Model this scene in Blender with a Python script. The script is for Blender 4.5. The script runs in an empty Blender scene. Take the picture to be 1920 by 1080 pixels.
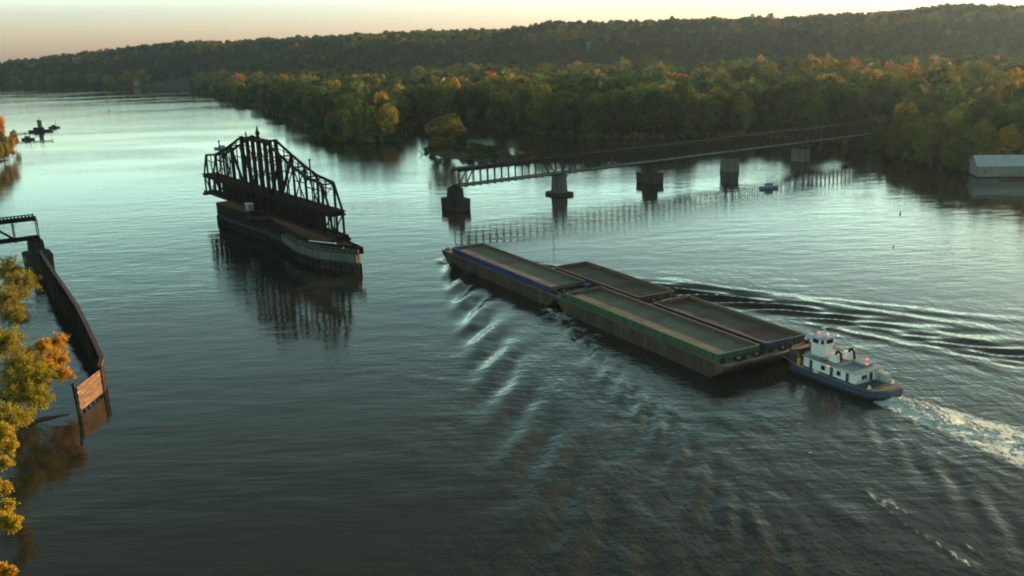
import bpy, bmesh, math, random
import numpy as np
from mathutils import Vector, Matrix, Euler

R = math.radians
rng = np.random.default_rng(7)
random.seed(7)
scene = bpy.context.scene
COL = scene.collection

# ------------------------------------------------------------------ camera
FPX, PITCH, ROLL, CAMH = 1750.96, 0.2543, -0.0349, 55.69
cam = bpy.data.cameras.new("camera")
cam.sensor_width = 36.0
cam.lens = 36.0 * FPX / 1920.0
cam.clip_start = 1.0
cam.clip_end = 20000.0
cam_ob = bpy.data.objects.new("camera", cam)
COL.objects.link(cam_ob)
cp, sp = math.cos(PITCH), math.sin(PITCH)
Rv, Fv, Uv = Vector((1, 0, 0)), Vector((0, cp, -sp)), Vector((0, sp, cp))
cr, sr = math.cos(ROLL), math.sin(ROLL)
R2, U2 = cr * Rv + sr * Uv, -sr * Rv + cr * Uv
mw = Matrix.Identity(4)
for i in range(3):
    mw[i][0], mw[i][1], mw[i][2] = R2[i], U2[i], -Fv[i]
mw[2][3] = CAMH
cam_ob.matrix_world = mw
scene.camera = cam_ob

# ------------------------------------------------------------------ sky, sun, exposure
SUN_AZ, SUN_EL = R(53.0), R(6.5)          # azimuth clockwise from +Y
world = bpy.data.worlds.new("World")
scene.world = world
world.use_nodes = True
wn, wl = world.node_tree.nodes, world.node_tree.links
wn.clear()
sky = wn.new("ShaderNodeTexSky")
sky.sky_type = 'NISHITA'
sky.sun_disc = False
sky.sun_elevation = SUN_EL
sky.sun_rotation = SUN_AZ
sky.air_density = 1.0
sky.dust_density = 0.5
sky.ozone_density = 1.5
tint = wn.new("ShaderNodeMix"); tint.data_type = 'RGBA'; tint.blend_type = 'MULTIPLY'
tint.inputs[0].default_value = 1.0
# hand-set sky tint by elevation: dims the horizon, lifts the band just above it
wtc = wn.new("ShaderNodeTexCoord"); wsep = wn.new("ShaderNodeSeparateXYZ"); wrp = wn.new("ShaderNodeValToRGB")
wl.new(wtc.outputs["Generated"], wsep.inputs[0]); wl.new(wsep.outputs[2], wrp.inputs[0])
wrp.color_ramp.elements[0].position = 0.0; wrp.color_ramp.elements[0].color = (0.54, 0.49, 0.92, 1)
wrp.color_ramp.elements[1].position = 0.45; wrp.color_ramp.elements[1].color = (0.76, 0.70, 0.49, 1)
e = wrp.color_ramp.elements.new(0.045); e.color = (0.80, 0.88, 1.34, 1)
e = wrp.color_ramp.elements.new(0.10); e.color = (2.05, 2.52, 2.38, 1)
e = wrp.color_ramp.elements.new(0.20); e.color = (1.22, 1.38, 1.12, 1)
wl.new(wrp.outputs[0], tint.inputs[7])
bg = wn.new("ShaderNodeBackground"); bg.inputs[1].default_value = 0.13
wo = wn.new("ShaderNodeOutputWorld")
wl.new(sky.outputs[0], tint.inputs[6]); wl.new(tint.outputs[2], bg.inputs[0]); wl.new(bg.outputs[0], wo.inputs[0])

sun = bpy.data.lights.new("sun", 'SUN')
sun.energy = 5.0
sun.angle = R(0.5)
sun.color = (1.0, 0.65, 0.34)
sun_ob = bpy.data.objects.new("sun", sun)
COL.objects.link(sun_ob)
sd = Vector((math.sin(SUN_AZ) * math.cos(SUN_EL), math.cos(SUN_AZ) * math.cos(SUN_EL), math.sin(SUN_EL)))
sun_ob.rotation_euler = sd.to_track_quat('Z', 'Y').to_euler()
sun_ob.location = (0, 0, 200)

scene.view_settings.view_transform = 'Standard'
scene.view_settings.look = 'None'
scene.view_settings.gamma = 1.0
scene.view_settings.use_curve_mapping = False
scene.view_settings.exposure = 1.25
try:
    scene.cycles.use_denoising = True
    scene.cycles.max_bounces = 6
    scene.cycles.transparent_max_bounces = 8
    scene.cycles.volume_bounces = 0
    scene.cycles.filter_width = 1.9
    scene.cycles.sample_clamp_indirect = 4.0
except Exception:
    pass

# ------------------------------------------------------------------ materials
def new_mat(name):
    m = bpy.data.materials.new(name); m.use_nodes = True
    nt = m.node_tree; nt.nodes.clear()
    out = nt.nodes.new("ShaderNodeOutputMaterial")
    return m, nt, out

def mat(name, c1, c2=None, rough=0.7, metal=0.0, scale=1.5, detail=5, bump=0.0, c3=None, scale3=0.3, spec=0.4, streak=False, stretch=None):
    """Weathered surface: two tones by noise, a third patchy tone, optional bump; object space."""
    m, nt, out = new_mat(name)
    N, L = nt.nodes, nt.links
    p = N.new("ShaderNodeBsdfPrincipled")
    p.inputs["Roughness"].default_value = rough
    p.inputs["Metallic"].default_value = metal
    p.inputs["Specular IOR Level"].default_value = spec
    tc = N.new("ShaderNodeTexCoord")
    mp = N.new("ShaderNodeMapping")
    if streak: mp.inputs["Scale"].default_value = (1, 1, 0.12)
    if stretch: mp.inputs["Scale"].default_value = stretch
    L.new(tc.outputs["Object"], mp.inputs[0])
    nz = N.new("ShaderNodeTexNoise"); nz.inputs["Scale"].default_value = scale; nz.inputs["Detail"].default_value = detail
    L.new(mp.outputs[0], nz.inputs[0])
    rp = N.new("ShaderNodeValToRGB")
    rp.color_ramp.elements[0].position = 0.35; rp.color_ramp.elements[1].position = 0.65
    rp.color_ramp.elements[0].color = (*c1, 1); rp.color_ramp.elements[1].color = (*(c2 or c1), 1)
    L.new(nz.outputs[0], rp.inputs[0])
    col = rp.outputs[0]
    if c3:
        n3 = N.new("ShaderNodeTexNoise"); n3.inputs["Scale"].default_value = scale3; n3.inputs["Detail"].default_value = 8
        n3.inputs["Roughness"].default_value = 0.65
        L.new(mp.outputs[0], n3.inputs[0])
        r3 = N.new("ShaderNodeValToRGB"); r3.color_ramp.elements[0].position = 0.52; r3.color_ramp.elements[1].position = 0.62
        L.new(n3.outputs[0], r3.inputs[0])
        mx = N.new("ShaderNodeMix"); mx.data_type = 'RGBA'
        L.new(r3.outputs[0], mx.inputs[0]); L.new(col, mx.inputs[6]); mx.inputs[7].default_value = (*c3, 1)
        col = mx.outputs[2]
    L.new(col, p.inputs["Base Color"])
    if bump:
        b = N.new("ShaderNodeBump"); b.inputs["Strength"].default_value = bump; b.inputs["Distance"].default_value = 0.1
        L.new(nz.outputs[0], b.inputs["Height"]); L.new(b.outputs[0], p.inputs["Normal"])
    L.new(p.outputs[0], out.inputs[0])
    return m

def leaf_mat(name, source):
    m, nt, out = new_mat(name)
    N, L = nt.nodes, nt.links
    if source == 'object':
        oi = N.new("ShaderNodeObjectInfo"); base = oi.outputs["Color"]
    else:
        at = N.new("ShaderNodeAttribute"); at.attribute_type = 'INSTANCER'; at.attribute_name = "tint"; base = at.outputs["Color"]
    geo = N.new("ShaderNodeNewGeometry")
    rnd = geo.outputs["Random Per Island"]
    hv = N.new("ShaderNodeHueSaturation")
    mr = N.new("ShaderNodeMapRange"); mr.inputs[3].default_value = 0.47; mr.inputs[4].default_value = 0.53
    L.new(rnd, mr.inputs[0]); L.new(mr.outputs[0], hv.inputs["Hue"])
    mr2 = N.new("ShaderNodeMapRange"); mr2.inputs[3].default_value = 0.78; mr2.inputs[4].default_value = 1.25
    L.new(rnd, mr2.inputs[0]); L.new(mr2.outputs[0], hv.inputs["Value"])
    L.new(base, hv.inputs["Color"])
    d = N.new("ShaderNodeBsdfDiffuse"); t = N.new("ShaderNodeBsdfTranslucent")
    L.new(hv.outputs[0], d.inputs[0]); L.new(hv.outputs[0], t.inputs[0])
    ms = N.new("ShaderNodeMixShader"); ms.inputs[0].default_value = 0.42
    L.new(d.outputs[0], ms.inputs[1]); L.new(t.outputs[0], ms.inputs[2])
    L.new(ms.outputs[0], out.inputs[0])
    return m

M = {}
M['leaf'] = leaf_mat("autumn_leaves", 'object')
M['leaf_far'] = leaf_mat("far_leaves", 'instancer')
M['bark'] = mat("bark", (0.05, 0.04, 0.03), (0.09, 0.075, 0.06), 0.9, scale=3, bump=0.4)
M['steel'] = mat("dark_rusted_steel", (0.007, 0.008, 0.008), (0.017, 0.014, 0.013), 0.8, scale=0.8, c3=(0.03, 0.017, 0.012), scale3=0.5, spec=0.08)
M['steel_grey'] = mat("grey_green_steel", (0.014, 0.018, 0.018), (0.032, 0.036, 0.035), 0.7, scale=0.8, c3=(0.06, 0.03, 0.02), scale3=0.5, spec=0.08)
M['lit_chord'] = mat("pale_lit_grey_steel", (0.09, 0.105, 0.105), (0.15, 0.165, 0.16), 0.65, scale=0.5, c3=(0.1, 0.06, 0.04), scale3=0.4)
M['timber_dark'] = mat("creosoted_timber", (0.008, 0.007, 0.007), (0.028, 0.023, 0.021), 0.85, scale=2.2, c3=(0.05, 0.036, 0.03), scale3=0.7, streak=True, spec=0.08)
M['timber_deck'] = mat("old_timber_deck", (0.009, 0.008, 0.008), (0.018, 0.015, 0.014), 0.9, scale=1.0, spec=0.08)
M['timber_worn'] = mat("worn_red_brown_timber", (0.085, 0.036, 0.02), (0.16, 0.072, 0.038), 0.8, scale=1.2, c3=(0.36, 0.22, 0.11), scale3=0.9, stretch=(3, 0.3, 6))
M['concrete'] = mat("weathered_concrete", (0.085, 0.087, 0.078), (0.14, 0.138, 0.122), 0.9, scale=0.6, c3=(0.1, 0.095, 0.085), scale3=0.3, streak=True, spec=0.08)
M['concrete_dark'] = mat("stained_concrete", (0.03, 0.029, 0.027), (0.06, 0.056, 0.05), 0.9, scale=0.5, c3=(0.03, 0.028, 0.024), scale3=0.25, streak=True, spec=0.08)
M['hull_rust'] = mat("brown_barge_hull", (0.042, 0.034, 0.028), (0.08, 0.06, 0.048), 0.75, scale=0.5, c3=(0.13, 0.075, 0.05), scale3=0.35, streak=True, bump=0.1, spec=0.08)
M['deck_rust'] = mat("grey_brown_barge_deck", (0.13, 0.115, 0.1), (0.22, 0.19, 0.165), 0.85, scale=0.7, c3=(0.12, 0.075, 0.05), scale3=0.3)
M['hopper_floor'] = mat("dusty_hopper_floor", (0.15, 0.148, 0.115), (0.205, 0.198, 0.155), 0.9, scale=0.25, c3=(0.13, 0.115, 0.085), scale3=0.12, spec=0.08)
M['hopper_floor_dark'] = mat("dirty_hopper_floor", (0.11, 0.098, 0.075), (0.16, 0.14, 0.11), 0.9, scale=0.3, c3=(0.12, 0.07, 0.05), scale3=0.12, spec=0.08)
M['hopper_wall'] = mat("rusty_hopper_wall", (0.07, 0.05, 0.04), (0.11, 0.075, 0.06), 0.85, scale=0.6, streak=True)
M['blue_paint'] = mat("cobalt_blue_paint", (0.027, 0.04, 0.13), (0.038, 0.052, 0.165), 0.6, scale=0.6, c3=(0.02, 0.03, 0.12), scale3=0.5)
M['blue_faded'] = mat("faded_navy_paint", (0.028, 0.034, 0.075), (0.04, 0.046, 0.095), 0.7, scale=0.6, c3=(0.07, 0.055, 0.05), scale3=0.5)
M['green_paint'] = mat("faded_green_paint", (0.036, 0.085, 0.052), (0.05, 0.122, 0.07), 0.65, scale=0.8, c3=(0.035, 0.09, 0.045), scale3=0.6, streak=True)
M['brown_paint'] = mat("brown_coaming_paint", (0.055, 0.042, 0.036), (0.09, 0.065, 0.055), 0.75, scale=0.8, c3=(0.13, 0.06, 0.045), scale3=0.4)
M['white_paint'] = mat("white_boat_paint", (0.72, 0.74, 0.72), (0.8, 0.81, 0.79), 0.45, scale=1.0, c3=(0.62, 0.62, 0.58), scale3=0.6, streak=True)
M['tug_blue'] = mat("blue_hull_paint", (0.028, 0.05, 0.1), (0.038, 0.064, 0.125), 0.5, scale=1.0, c3=(0.05, 0.06, 0.1), scale3=0.8)
M['tug_black'] = mat("black_hull_paint", (0.015, 0.015, 0.016), (0.03, 0.028, 0.027), 0.6, scale=1.0)
M['tug_deck'] = mat("grey_deck_paint", (0.16, 0.18, 0.17), (0.22, 0.24, 0.22), 0.7, scale=1.0, c3=(0.13, 0.13, 0.11), scale3=0.8)
M['aft_deck'] = mat("dark_grey_deck_paint", (0.06, 0.068, 0.06), (0.085, 0.094, 0.082), 0.75, scale=1.2)
M['roof_blue'] = mat("blue_grey_roof_paint", (0.16, 0.22, 0.27), (0.2, 0.27, 0.31), 0.55, scale=1.0, c3=(0.15, 0.18, 0.2), scale3=0.7)
M['roof_violet'] = mat("pilothouse_roof_paint", (0.26, 0.28, 0.42), (0.32, 0.34, 0.48), 0.5, scale=1.0)
M['glass'] = mat("dark_window_glass", (0.01, 0.012, 0.014), (0.016, 0.018, 0.02), 0.08, scale=1.0, spec=0.6)
M['door_brown'] = mat("brown_door_paint", (0.055, 0.035, 0.028), (0.08, 0.05, 0.04), 0.6, scale=2)
M['soot'] = mat("sooty_pipe", (0.02, 0.015, 0.013), (0.04, 0.028, 0.024), 0.7, scale=3)
M['rail'] = mat("grey_rail_steel", (0.2, 0.22, 0.22), (0.28, 0.3, 0.3), 0.6, scale=2)
M['red_paint'] = mat("red_paint", (0.4, 0.045, 0.03), (0.48, 0.06, 0.04), 0.55, scale=2)
M['yellow_paint'] = mat("yellow_paint", (0.55, 0.36, 0.05), (0.6, 0.4, 0.06), 0.6, scale=2)
M['metal_roof'] = mat("pale_metal_roof", (0.34, 0.4, 0.43), (0.42, 0.48, 0.5), 0.5, scale=0.4, c3=(0.4, 0.43, 0.43), scale3=0.2)
M['metal_wall'] = mat("grey_metal_siding", (0.13, 0.14, 0.14), (0.18, 0.19, 0.185), 0.6, scale=0.5)
M['house_wall'] = mat("pale_house_siding", (0.15, 0.165, 0.19), (0.2, 0.215, 0.24), 0.7, scale=0.5)
M['house_roof'] = mat("slate_house_roof", (0.07, 0.075, 0.085), (0.11, 0.115, 0.12), 0.8, scale=0.6)
M['rope'] = mat("tan_line", (0.3, 0.26, 0.18), (0.38, 0.33, 0.24), 0.9, scale=4)

def lamp_mat(name, col, s):
    m, nt, out = new_mat(name)
    e = nt.nodes.new("ShaderNodeEmission"); e.inputs[0].default_value = (*col, 1); e.inputs[1].default_value = s
    nt.links.new(e.outputs[0], out.inputs[0]); return m
M['red_lamp'] = lamp_mat("red_navigation_lamp", (1.0, 0.12, 0.05), 1.2)

# ------------------------------------------------------------------ mesh helpers
class MB:
    def __init__(s): s.v, s.f, s.cut = [], [], []
    def add(s, vs, fs):
        o = len(s.v); s.cut.append((o, len(s.f))); s.v += [tuple(v) for v in vs]; s.f += [tuple(i + o for i in f) for f in fs]; return s
    def box(s, x0, x1, y0, y1, z0, z1):
        return s.add([(x0,y0,z0),(x1,y0,z0),(x1,y1,z0),(x0,y1,z0),(x0,y0,z1),(x1,y0,z1),(x1,y1,z1),(x0,y1,z1)],
                     [(3,2,1,0),(4,5,6,7),(0,1,5,4),(1,2,6,5),(2,3,7,6),(3,0,4,7)])
    def beam(s, a, b, w, h=None):
        a, b = Vector(a), Vector(b); h = h or w
        d = (b - a)
        if d.length < 1e-6: return s
        d.normalize()
        up = Vector((0,0,1)) if abs(d.z) < 0.95 else Vector((1,0,0))
        x = d.cross(up).normalized(); y = x.cross(d).normalized()
        q = [(-1,-1),(1,-1),(1,1),(-1,1)]
        vs = [a + x*(i*w/2) + y*(j*h/2) for i, j in q] + [b + x*(i*w/2) + y*(j*h/2) for i, j in q]
        return s.add(vs, [(3,2,1,0),(4,5,6,7),(0,1,5,4),(1,2,6,5),(2,3,7,6),(3,0,4,7)])
    def tube(s, pts, rad, n=8, cap=True):
        pts = [Vector(p) for p in pts]
        if not isinstance(rad, (list, tuple)): rad = [rad]*len(pts)
        rings = []
        x = None
        for i, p in enumerate(pts):
            d = (pts[min(i+1, len(pts)-1)] - pts[max(i-1, 0)]).normalized()
            if x is None:
                up = Vector((0,0,1)) if abs(d.z) < 0.9 else Vector((1,0,0))
                x = d.cross(up).normalized()
            else:
                x = (x - d*x.dot(d)).normalized()
            y = d.cross(x)
            rings.append([p + (x*math.cos(2*math.pi*k/n) + y*math.sin(2*math.pi*k/n))*rad[i] for k in range(n)])
        vs = [v for r in rings for v in r]; fs = []
        for i in range(len(pts)-1):
            for k in range(n):
                a, b = i*n+k, i*n+(k+1) % n
                fs.append((a, b, b+n, a+n))
        if cap:
            fs.append(tuple(reversed(range(n)))); fs.append(tuple((len(pts)-1)*n+k for k in range(n)))
        return s.add(vs, fs)
    def prism(s, outline, z0, z1, top=None):
        n = len(outline); top = top or outline
        vs = [(x,y,z0) for x,y in outline] + [(x,y,z1) for x,y in top]
        fs = [tuple(reversed(range(n))), tuple(range(n, 2*n))] + [(k,(k+1)%n,(k+1)%n+n,k+n) for k in range(n)]
        return s.add(vs, fs)
    def lathe(s, prof, c=(0,0,0), n=20):
        vs, fs = [], []
        for r, z in prof:
            for k in range(n):
                a = 2*math.pi*k/n; vs.append((c[0]+r*math.cos(a), c[1]+r*math.sin(a), c[2]+z))
        for i in range(len(prof)-1):
            for k in range(n):
                a, b = i*n+k, i*n+(k+1) % n
                fs.append((a, b, b+n, a+n))
        fs.append(tuple(reversed(range(n)))); fs.append(tuple((len(prof)-1)*n+k for k in range(n)))
        return s.add(vs, fs)
    def build(s, name, m, parent=None, smooth=False, bevel=0.0, loc=None):
        me = bpy.data.meshes.new(name); me.from_pydata(s.v, [], s.f); me.update()
        bm = bmesh.new(); bm.from_mesh(me); bmesh.ops.recalc_face_normals(bm, faces=bm.faces)
        if bevel: bmesh.ops.bevel(bm, geom=bm.edges[:], offset=bevel, segments=1, affect='EDGES', clamp_overlap=True)
        bm.to_mesh(me); bm.free()
        if smooth:
            for p in me.polygons: p.use_smooth = True
        me.materials.append(m)
        o = bpy.data.objects.new(name, me); COL.objects.link(o)
        if parent: o.parent = parent
        if loc: o.location = loc
        return o

def build_each(b, name, m, parent=None):
    """every piece added to b becomes a mesh object of its own"""
    out = []
    for i, (v0, f0) in enumerate(b.cut):
        v1, f1 = b.cut[i+1] if i+1 < len(b.cut) else (len(b.v), len(b.f))
        p = MB(); p.add(b.v[v0:v1], [tuple(k-v0 for k in f) for f in b.f[f0:f1]])
        out.append(p.build(name, m, parent))
    return out

def tag(o, label=None, cat=None, group=None, kind=None):
    if label: o['label'] = label
    if cat: o['category'] = cat
    if group: o['group'] = group
    if kind: o['kind'] = kind
    return o
def empty(name, loc, rz=0, **k):
    o = bpy.data.objects.new(name, None); o.empty_display_size = 1; COL.objects.link(o)
    o.location = loc; o.rotation_euler = (0, 0, rz); return tag(o, **k)
def kids(o): return [c for c in bpy.data.objects if c.parent == o]
def copy_tree(o, parent=None):
    c = o.copy(); COL.objects.link(c)
    if parent: c.parent = parent
    for ch in kids(o): copy_tree(ch, c)
    return c
def pixray(u, v):
    d = Fv*FPX + R2*(u-960) + U2*(540-v)
    return d
def at(u, v, z=0.0):
    """ground point (height z) that the photograph shows at this pixel"""
    d = pixray(u, v); t = (z-CAMH)/d.z
    return Vector((d.x*t, d.y*t, z))

def np_mesh(name, V, F, smooth=False):
    me = bpy.data.meshes.new(name)
    V = np.asarray(V, np.float32); F = np.asarray(F, np.int32); k = F.shape[1]
    me.vertices.add(len(V)); me.vertices.foreach_set("co", V.ravel())
    me.loops.add(F.size); me.loops.foreach_set("vertex_index", F.ravel())
    me.polygons.add(len(F)); me.polygons.foreach_set("loop_start", np.arange(0, F.size, k, dtype=np.int32))
    if smooth: me.polygons.foreach_set("use_smooth", np.ones(len(F), bool))
    me.update(calc_edges=True); me.validate()
    return me

def noise2(x, y, seed=0, octs=4, f0=1.0, gain=0.5):
    """value noise on arrays"""
    r = np.random.default_rng(seed); out = 0; a = 1.0; tot = 0
    for o in range(octs):
        T = r.random((64, 64)); xx, yy = x*f0*2**o + o*17.3, y*f0*2**o + o*9.1
        xi, yi = np.floor(xx).astype(int), np.floor(yy).astype(int); fx, fy = xx-xi, yy-yi
        fx, fy = fx*fx*(3-2*fx), fy*fy*(3-2*fy)
        g = lambda i, j: T[(xi+i) % 64, (yi+j) % 64]
        v = (g(0,0)*(1-fx)+g(1,0)*fx)*(1-fy) + (g(0,1)*(1-fx)+g(1,1)*fx)*fy
        out = out + a*v; tot += a; a *= gain
    return out/tot*2-1

def poly_inside(x, y, P):
    ins = np.zeros(x.shape, bool); n = len(P)
    for i in range(n):
        (x1,y1),(x2,y2) = P[i], P[(i+1) % n]
        c = ((y1 > y) != (y2 > y)) & (x < (x2-x1)*(y-y1)/(y2-y1+1e-9)+x1)
        ins ^= c
    return ins
def poly_dist(x, y, P, closed=False):
    d = np.full(x.shape, 1e9); par = np.zeros(x.shape); acc = 0.0
    n = len(P)
    for i in range(n if closed else n-1):
        (x1,y1),(x2,y2) = P[i], P[(i+1) % n]
        dx, dy = x2-x1, y2-y1; L2 = dx*dx+dy*dy
        t = np.clip(((x-x1)*dx+(y-y1)*dy)/L2, 0, 1)
        dd = np.hypot(x-x1-t*dx, y-y1-t*dy)
        m = dd < d; d = np.where(m, dd, d); par = np.where(m, acc+t*math.sqrt(L2), par); acc += math.sqrt(L2)
    return d, par, acc

# ------------------------------------------------------------------ tow frame (barges and towboat)
TOW_TH = -1.0836
TOW_O = Vector((-15.515, 242.863, 0))
AX = Vector((math.cos(TOW_TH), math.sin(TOW_TH), 0)); BX = Vector((-math.sin(TOW_TH), math.cos(TOW_TH), 0))
def tow(a, b, z=0): return TOW_O + AX*a + BX*b + Vector((0, 0, z))

# ------------------------------------------------------------------ land
RIGHT_SHORE = [(-2600,2750),(-1600,2420),(-1160,2215),(-814,1965),(-600,1830),(-545,1720),(-524,1600),(-387,1312),(-288,1079),(-173,790),
    (-134,668),(-113,606),(-86,582),(-70,597),(-74,640),(-74,700),(-58,716),(-19,690),(4,640),(24,592),(46,558),(109,550),(150,528),
    (172,484),(180,450),(181,415),(186,385),(200,352),(232,318),(330,275),(620,230),(3200,150)]
RIGHT_POLY = RIGHT_SHORE + [(3200,7000),(-9000,7000),(-9000,2900)]
LEFT_SHORE = [(-40,20),(-62,70),(-70,98),(-86,128),(-92,140),(-104,164),(-140,232),(-152,256),(-205,352),(-262,470),(-292,545),(-300,570),(-330,610),
    (-440,800),(-720,1257),(-1350,2150),(-2600,2600)]
LEFT_POLY = LEFT_SHORE + [(-9000,2600),(-9000,-200),(-40,-200)]
ISLET = [(-47,527),(-40,505),(-33,489),(-14,465),(6,453),(12,458),(9,478),(0,500),(-14,522),(-30,543),(-42,543)]

TU = np.array([-600,0,100,200,350,480,620,800,930,1050,1200,1400,1550,1700,1800,1920,2600.])
FOOT = np.array([2500,2260,2130,2000,1780,1560,1420,1330,1290,1270,1240,1180,1130,1080,1040,1000,900.])
RIDGE = np.array([2900,2620,2520,2420,2260,2140,2080,2010,1960,1930,1890,1820,1760,1700,1660,1610,1500.])
SKYPX = np.array([-4,1,6,13,23,24,25,25.6,26,32,31,31.6,29,34,37.6,36,40.])
TREE_TOP = 9.0
def terrain(x, y):
    x = np.asarray(x, float); y = np.asarray(y, float)
    u = 960+1790*x/np.maximum(y, 1)
    inr = poly_inside(x, y, RIGHT_POLY); dr, _, _ = poly_dist(x, y, RIGHT_SHORE)
    inl = poly_inside(x, y, LEFT_POLY); dl, _, _ = poly_dist(x, y, LEFT_SHORE)
    ini = poly_inside(x, y, ISLET); di, _, _ = poly_dist(x, y, ISLET, True)
    z = np.full(x.shape, -1.5)
    land = lambda d: np.minimum(1.4, 0.1+d*0.12)
    z = np.where(ini, np.minimum(0.9, 0.05+di*0.12), z)
    z = np.where(inl, land(dl)+np.clip((dl-40)*0.02, 0, 14), z)
    ft = np.interp(u, TU, FOOT); rg = np.interp(u, TU, RIDGE); px = np.interp(u, TU, SKYPX)
    zr = CAMH+px/1750*rg-TREE_TOP
    t = (y-ft)/(rg-ft)
    s = np.clip(t, 0, 1)
    prof = 0.62*(s*s*(3-2*s))+0.38*np.clip(s*1.02, 0, 1)
    bump = noise2(x, y, 3, 3, 1/230)*15*np.clip(s*3, 0, 1)*np.clip((1.05-s)*4, 0, 1)
    hill = zr*prof+bump+noise2(x, y, 5, 2, 1/90)*1.5*np.clip(s*3, 0, 1)
    hill = np.where(t > 1, zr-(t-1)*6, hill)
    z = np.where(inr, np.maximum(land(dr), 1.4*0+hill)*np.where(t > 0, 1, 0)+land(dr)*np.where(t > 0, 0, 1), z)
    z = np.where(inr & (t > 0), np.maximum(land(dr), hill), z)
    return z

def tensor_axis(a, b, fine, lo, hi, grow=1.12, mx=60):
    c = list(np.arange(a, b+1e-6, fine)); s = fine; x = c[0]; L = []
    while x > lo: s = min(s*grow, mx); x -= s; L.append(x)
    s = fine; x = c[-1]; H = []
    while x < hi: s = min(s*grow, mx); x += s; H.append(x)
    return np.array(L[::-1]+c+H)
def grid_faces(nx, ny):
    i = np.arange(nx-1)[None, :]; j = np.arange(ny-1)[:, None]
    a = (j*nx+i).ravel()
    return np.stack([a, a+1, a+1+nx, a+nx], 1)

gx = tensor_axis(-150, 260, 4, -3000, 3200, 1.08, 24); gy = tensor_axis(300, 620, 4, -150, 6500, 1.06, 26)
X, Y = np.meshgrid(gx, gy)
Z = terrain(X.ravel(), Y.ravel())
me = np_mesh("land", np.stack([X.ravel(), Y.ravel(), Z], 1), grid_faces(len(gx), len(gy)), True)
me.materials.append(mat("leaf_litter_soil", (0.03, 0.028, 0.018), (0.055, 0.05, 0.03), 0.95, scale=0.05, c3=(0.06, 0.045, 0.025), scale3=0.02))
land = bpy.data.objects.new("land", me); COL.objects.link(land); tag(land, kind='structure')

# ------------------------------------------------------------------ river
rx = tensor_axis(-150, 175, 0.6, -3000, 3200, 1.1, 60); ry = tensor_axis(74, 430, 0.6, -120, 6500, 1.1, 60)
X, Y = np.meshgrid(rx, ry); x, y = X.ravel(), Y.ravel()
near = (x > -152) & (x < 178) & (y > 70) & (y < 432)
fade = np.clip(np.minimum.reduce([(x+150)/12, (175-x)/12, (430-y)/30, (y-72)/2]), 0, 1)
ca = (x-TOW_O.x)*AX.x+(y-TOW_O.y)*AX.y; cb = (x-TOW_O.x)*BX.x+(y-TOW_O.y)*BX.y
h = np.zeros_like(x); foam = np.zeros_like(x); chop = np.zeros_like(x)

def kelvin(a0, b0, side, k0, amp):
    """bow-wave train: diverging part of a ship wave pattern on one side"""
    xs, ys = ca-a0+0.9*noise2(ca*0.11, cb*0.11, 33, 2), (cb-b0)*side+0.6*noise2(ca*0.13, cb*0.13, 34, 2)
    m = near & (xs > -3) & (ys > -2) & (ys < 60)
    xs, ys = xs[m]+2, ys[m]
    th = np.linspace(R(30), R(60), 44); w = np.sin(np.linspace(0, math.pi, 44))
    out = np.zeros_like(xs)
    for t, ww in zip(th, w):
        k = k0/np.cos(t)**2
        out += ww*np.cos(k*(xs*math.cos(t)-ys*math.sin(t)))/44
    r = np.hypot(xs, ys)
    env = np.clip((0.40*xs+1.5-ys)/5, 0, 1)*np.clip(ys/2.0+1.0, 0, 1)*np.exp(-r/110)*np.clip(r/6, 0.25, 1)
    res = np.zeros_like(h); res[m] = out*env*amp
    return res
h += kelvin(-4.5, -0.5, -1, 0.46, 1.25)
h += kelvin(-4.5, 10.0, 1, 0.62, 1.4)
h += kelvin(31, 20.8, 1, 0.7, 1.1)
h += kelvin(55, -0.8, -1, 0.8, 0.6)
h += kelvin(112, 11.5, -1, 0.8, 0.35)

def ridge(pix, hgt, wid, fo=0.0, fw=0.5, wob=0.0, seed=0):
    """a long wave crest or breaking seam along a line of the water surface"""
    global h, foam
    P = [tuple(at(u, v).xy) for u, v in pix]
    d, par, tot = poly_dist(x, y, P)
    if wob: d = np.abs(d+noise2(par*0.15, d*0+seed, seed, 2)*wob)
    env = np.clip(np.minimum(par, tot-par)/(0.15*tot), 0, 1)
    n = 0.55+0.45*noise2(par*0.09, d*0.2+seed, seed+3, 3)
    h += hgt*env*n*(np.exp(-(d/wid)**2)-0.35*np.exp(-(d/(2.3*wid))**2))
    if fo: foam = np.maximum(foam, fo*env*np.clip(n*1.4-0.25, 0, 1)*np.exp(-(d/fw)**2))
# wake crests fanning away on the far (starboard) side
ridge([(1215,520),(1400,548),(1600,580),(1760,602),(1925,628)], 0.65, 1.7, seed=1, wob=1.0)
ridge([(1290,545),(1480,575),(1700,615),(1925,655)], 0.5, 1.5, seed=2, wob=1.0)
ridge([(1380,573),(1560,600),(1750,640),(1925,684)], 0.5, 1.6, seed=3, wob=1.0)
ridge([(1480,600),(1650,636),(1800,668),(1925,706)], 0.5, 1.4, seed=4, wob=1.0)
ridge([(1230,528),(1450,552),(1700,580),(1925,604)], 0.35, 1.6, seed=5, wob=1.0)
# long low swells fanning off the near side
ridge([(1050,640),(1200,770),(1330,910),(1480,1085)], 0.20, 2.4, seed=31, wob=1.2)
ridge([(950,640),(1060,770),(1160,910),(1270,1085)], 0.17, 2.6, seed=32, wob=1.2)
ridge([(1150,700),(1330,840),(1490,980),(1590,1085)], 0.18, 2.2, seed=33, wob=1.2)
ridge([(1280,720),(1450,860),(1600,980),(1700,1085)], 0.14, 2.0, seed=34, wob=1.2)
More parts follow.
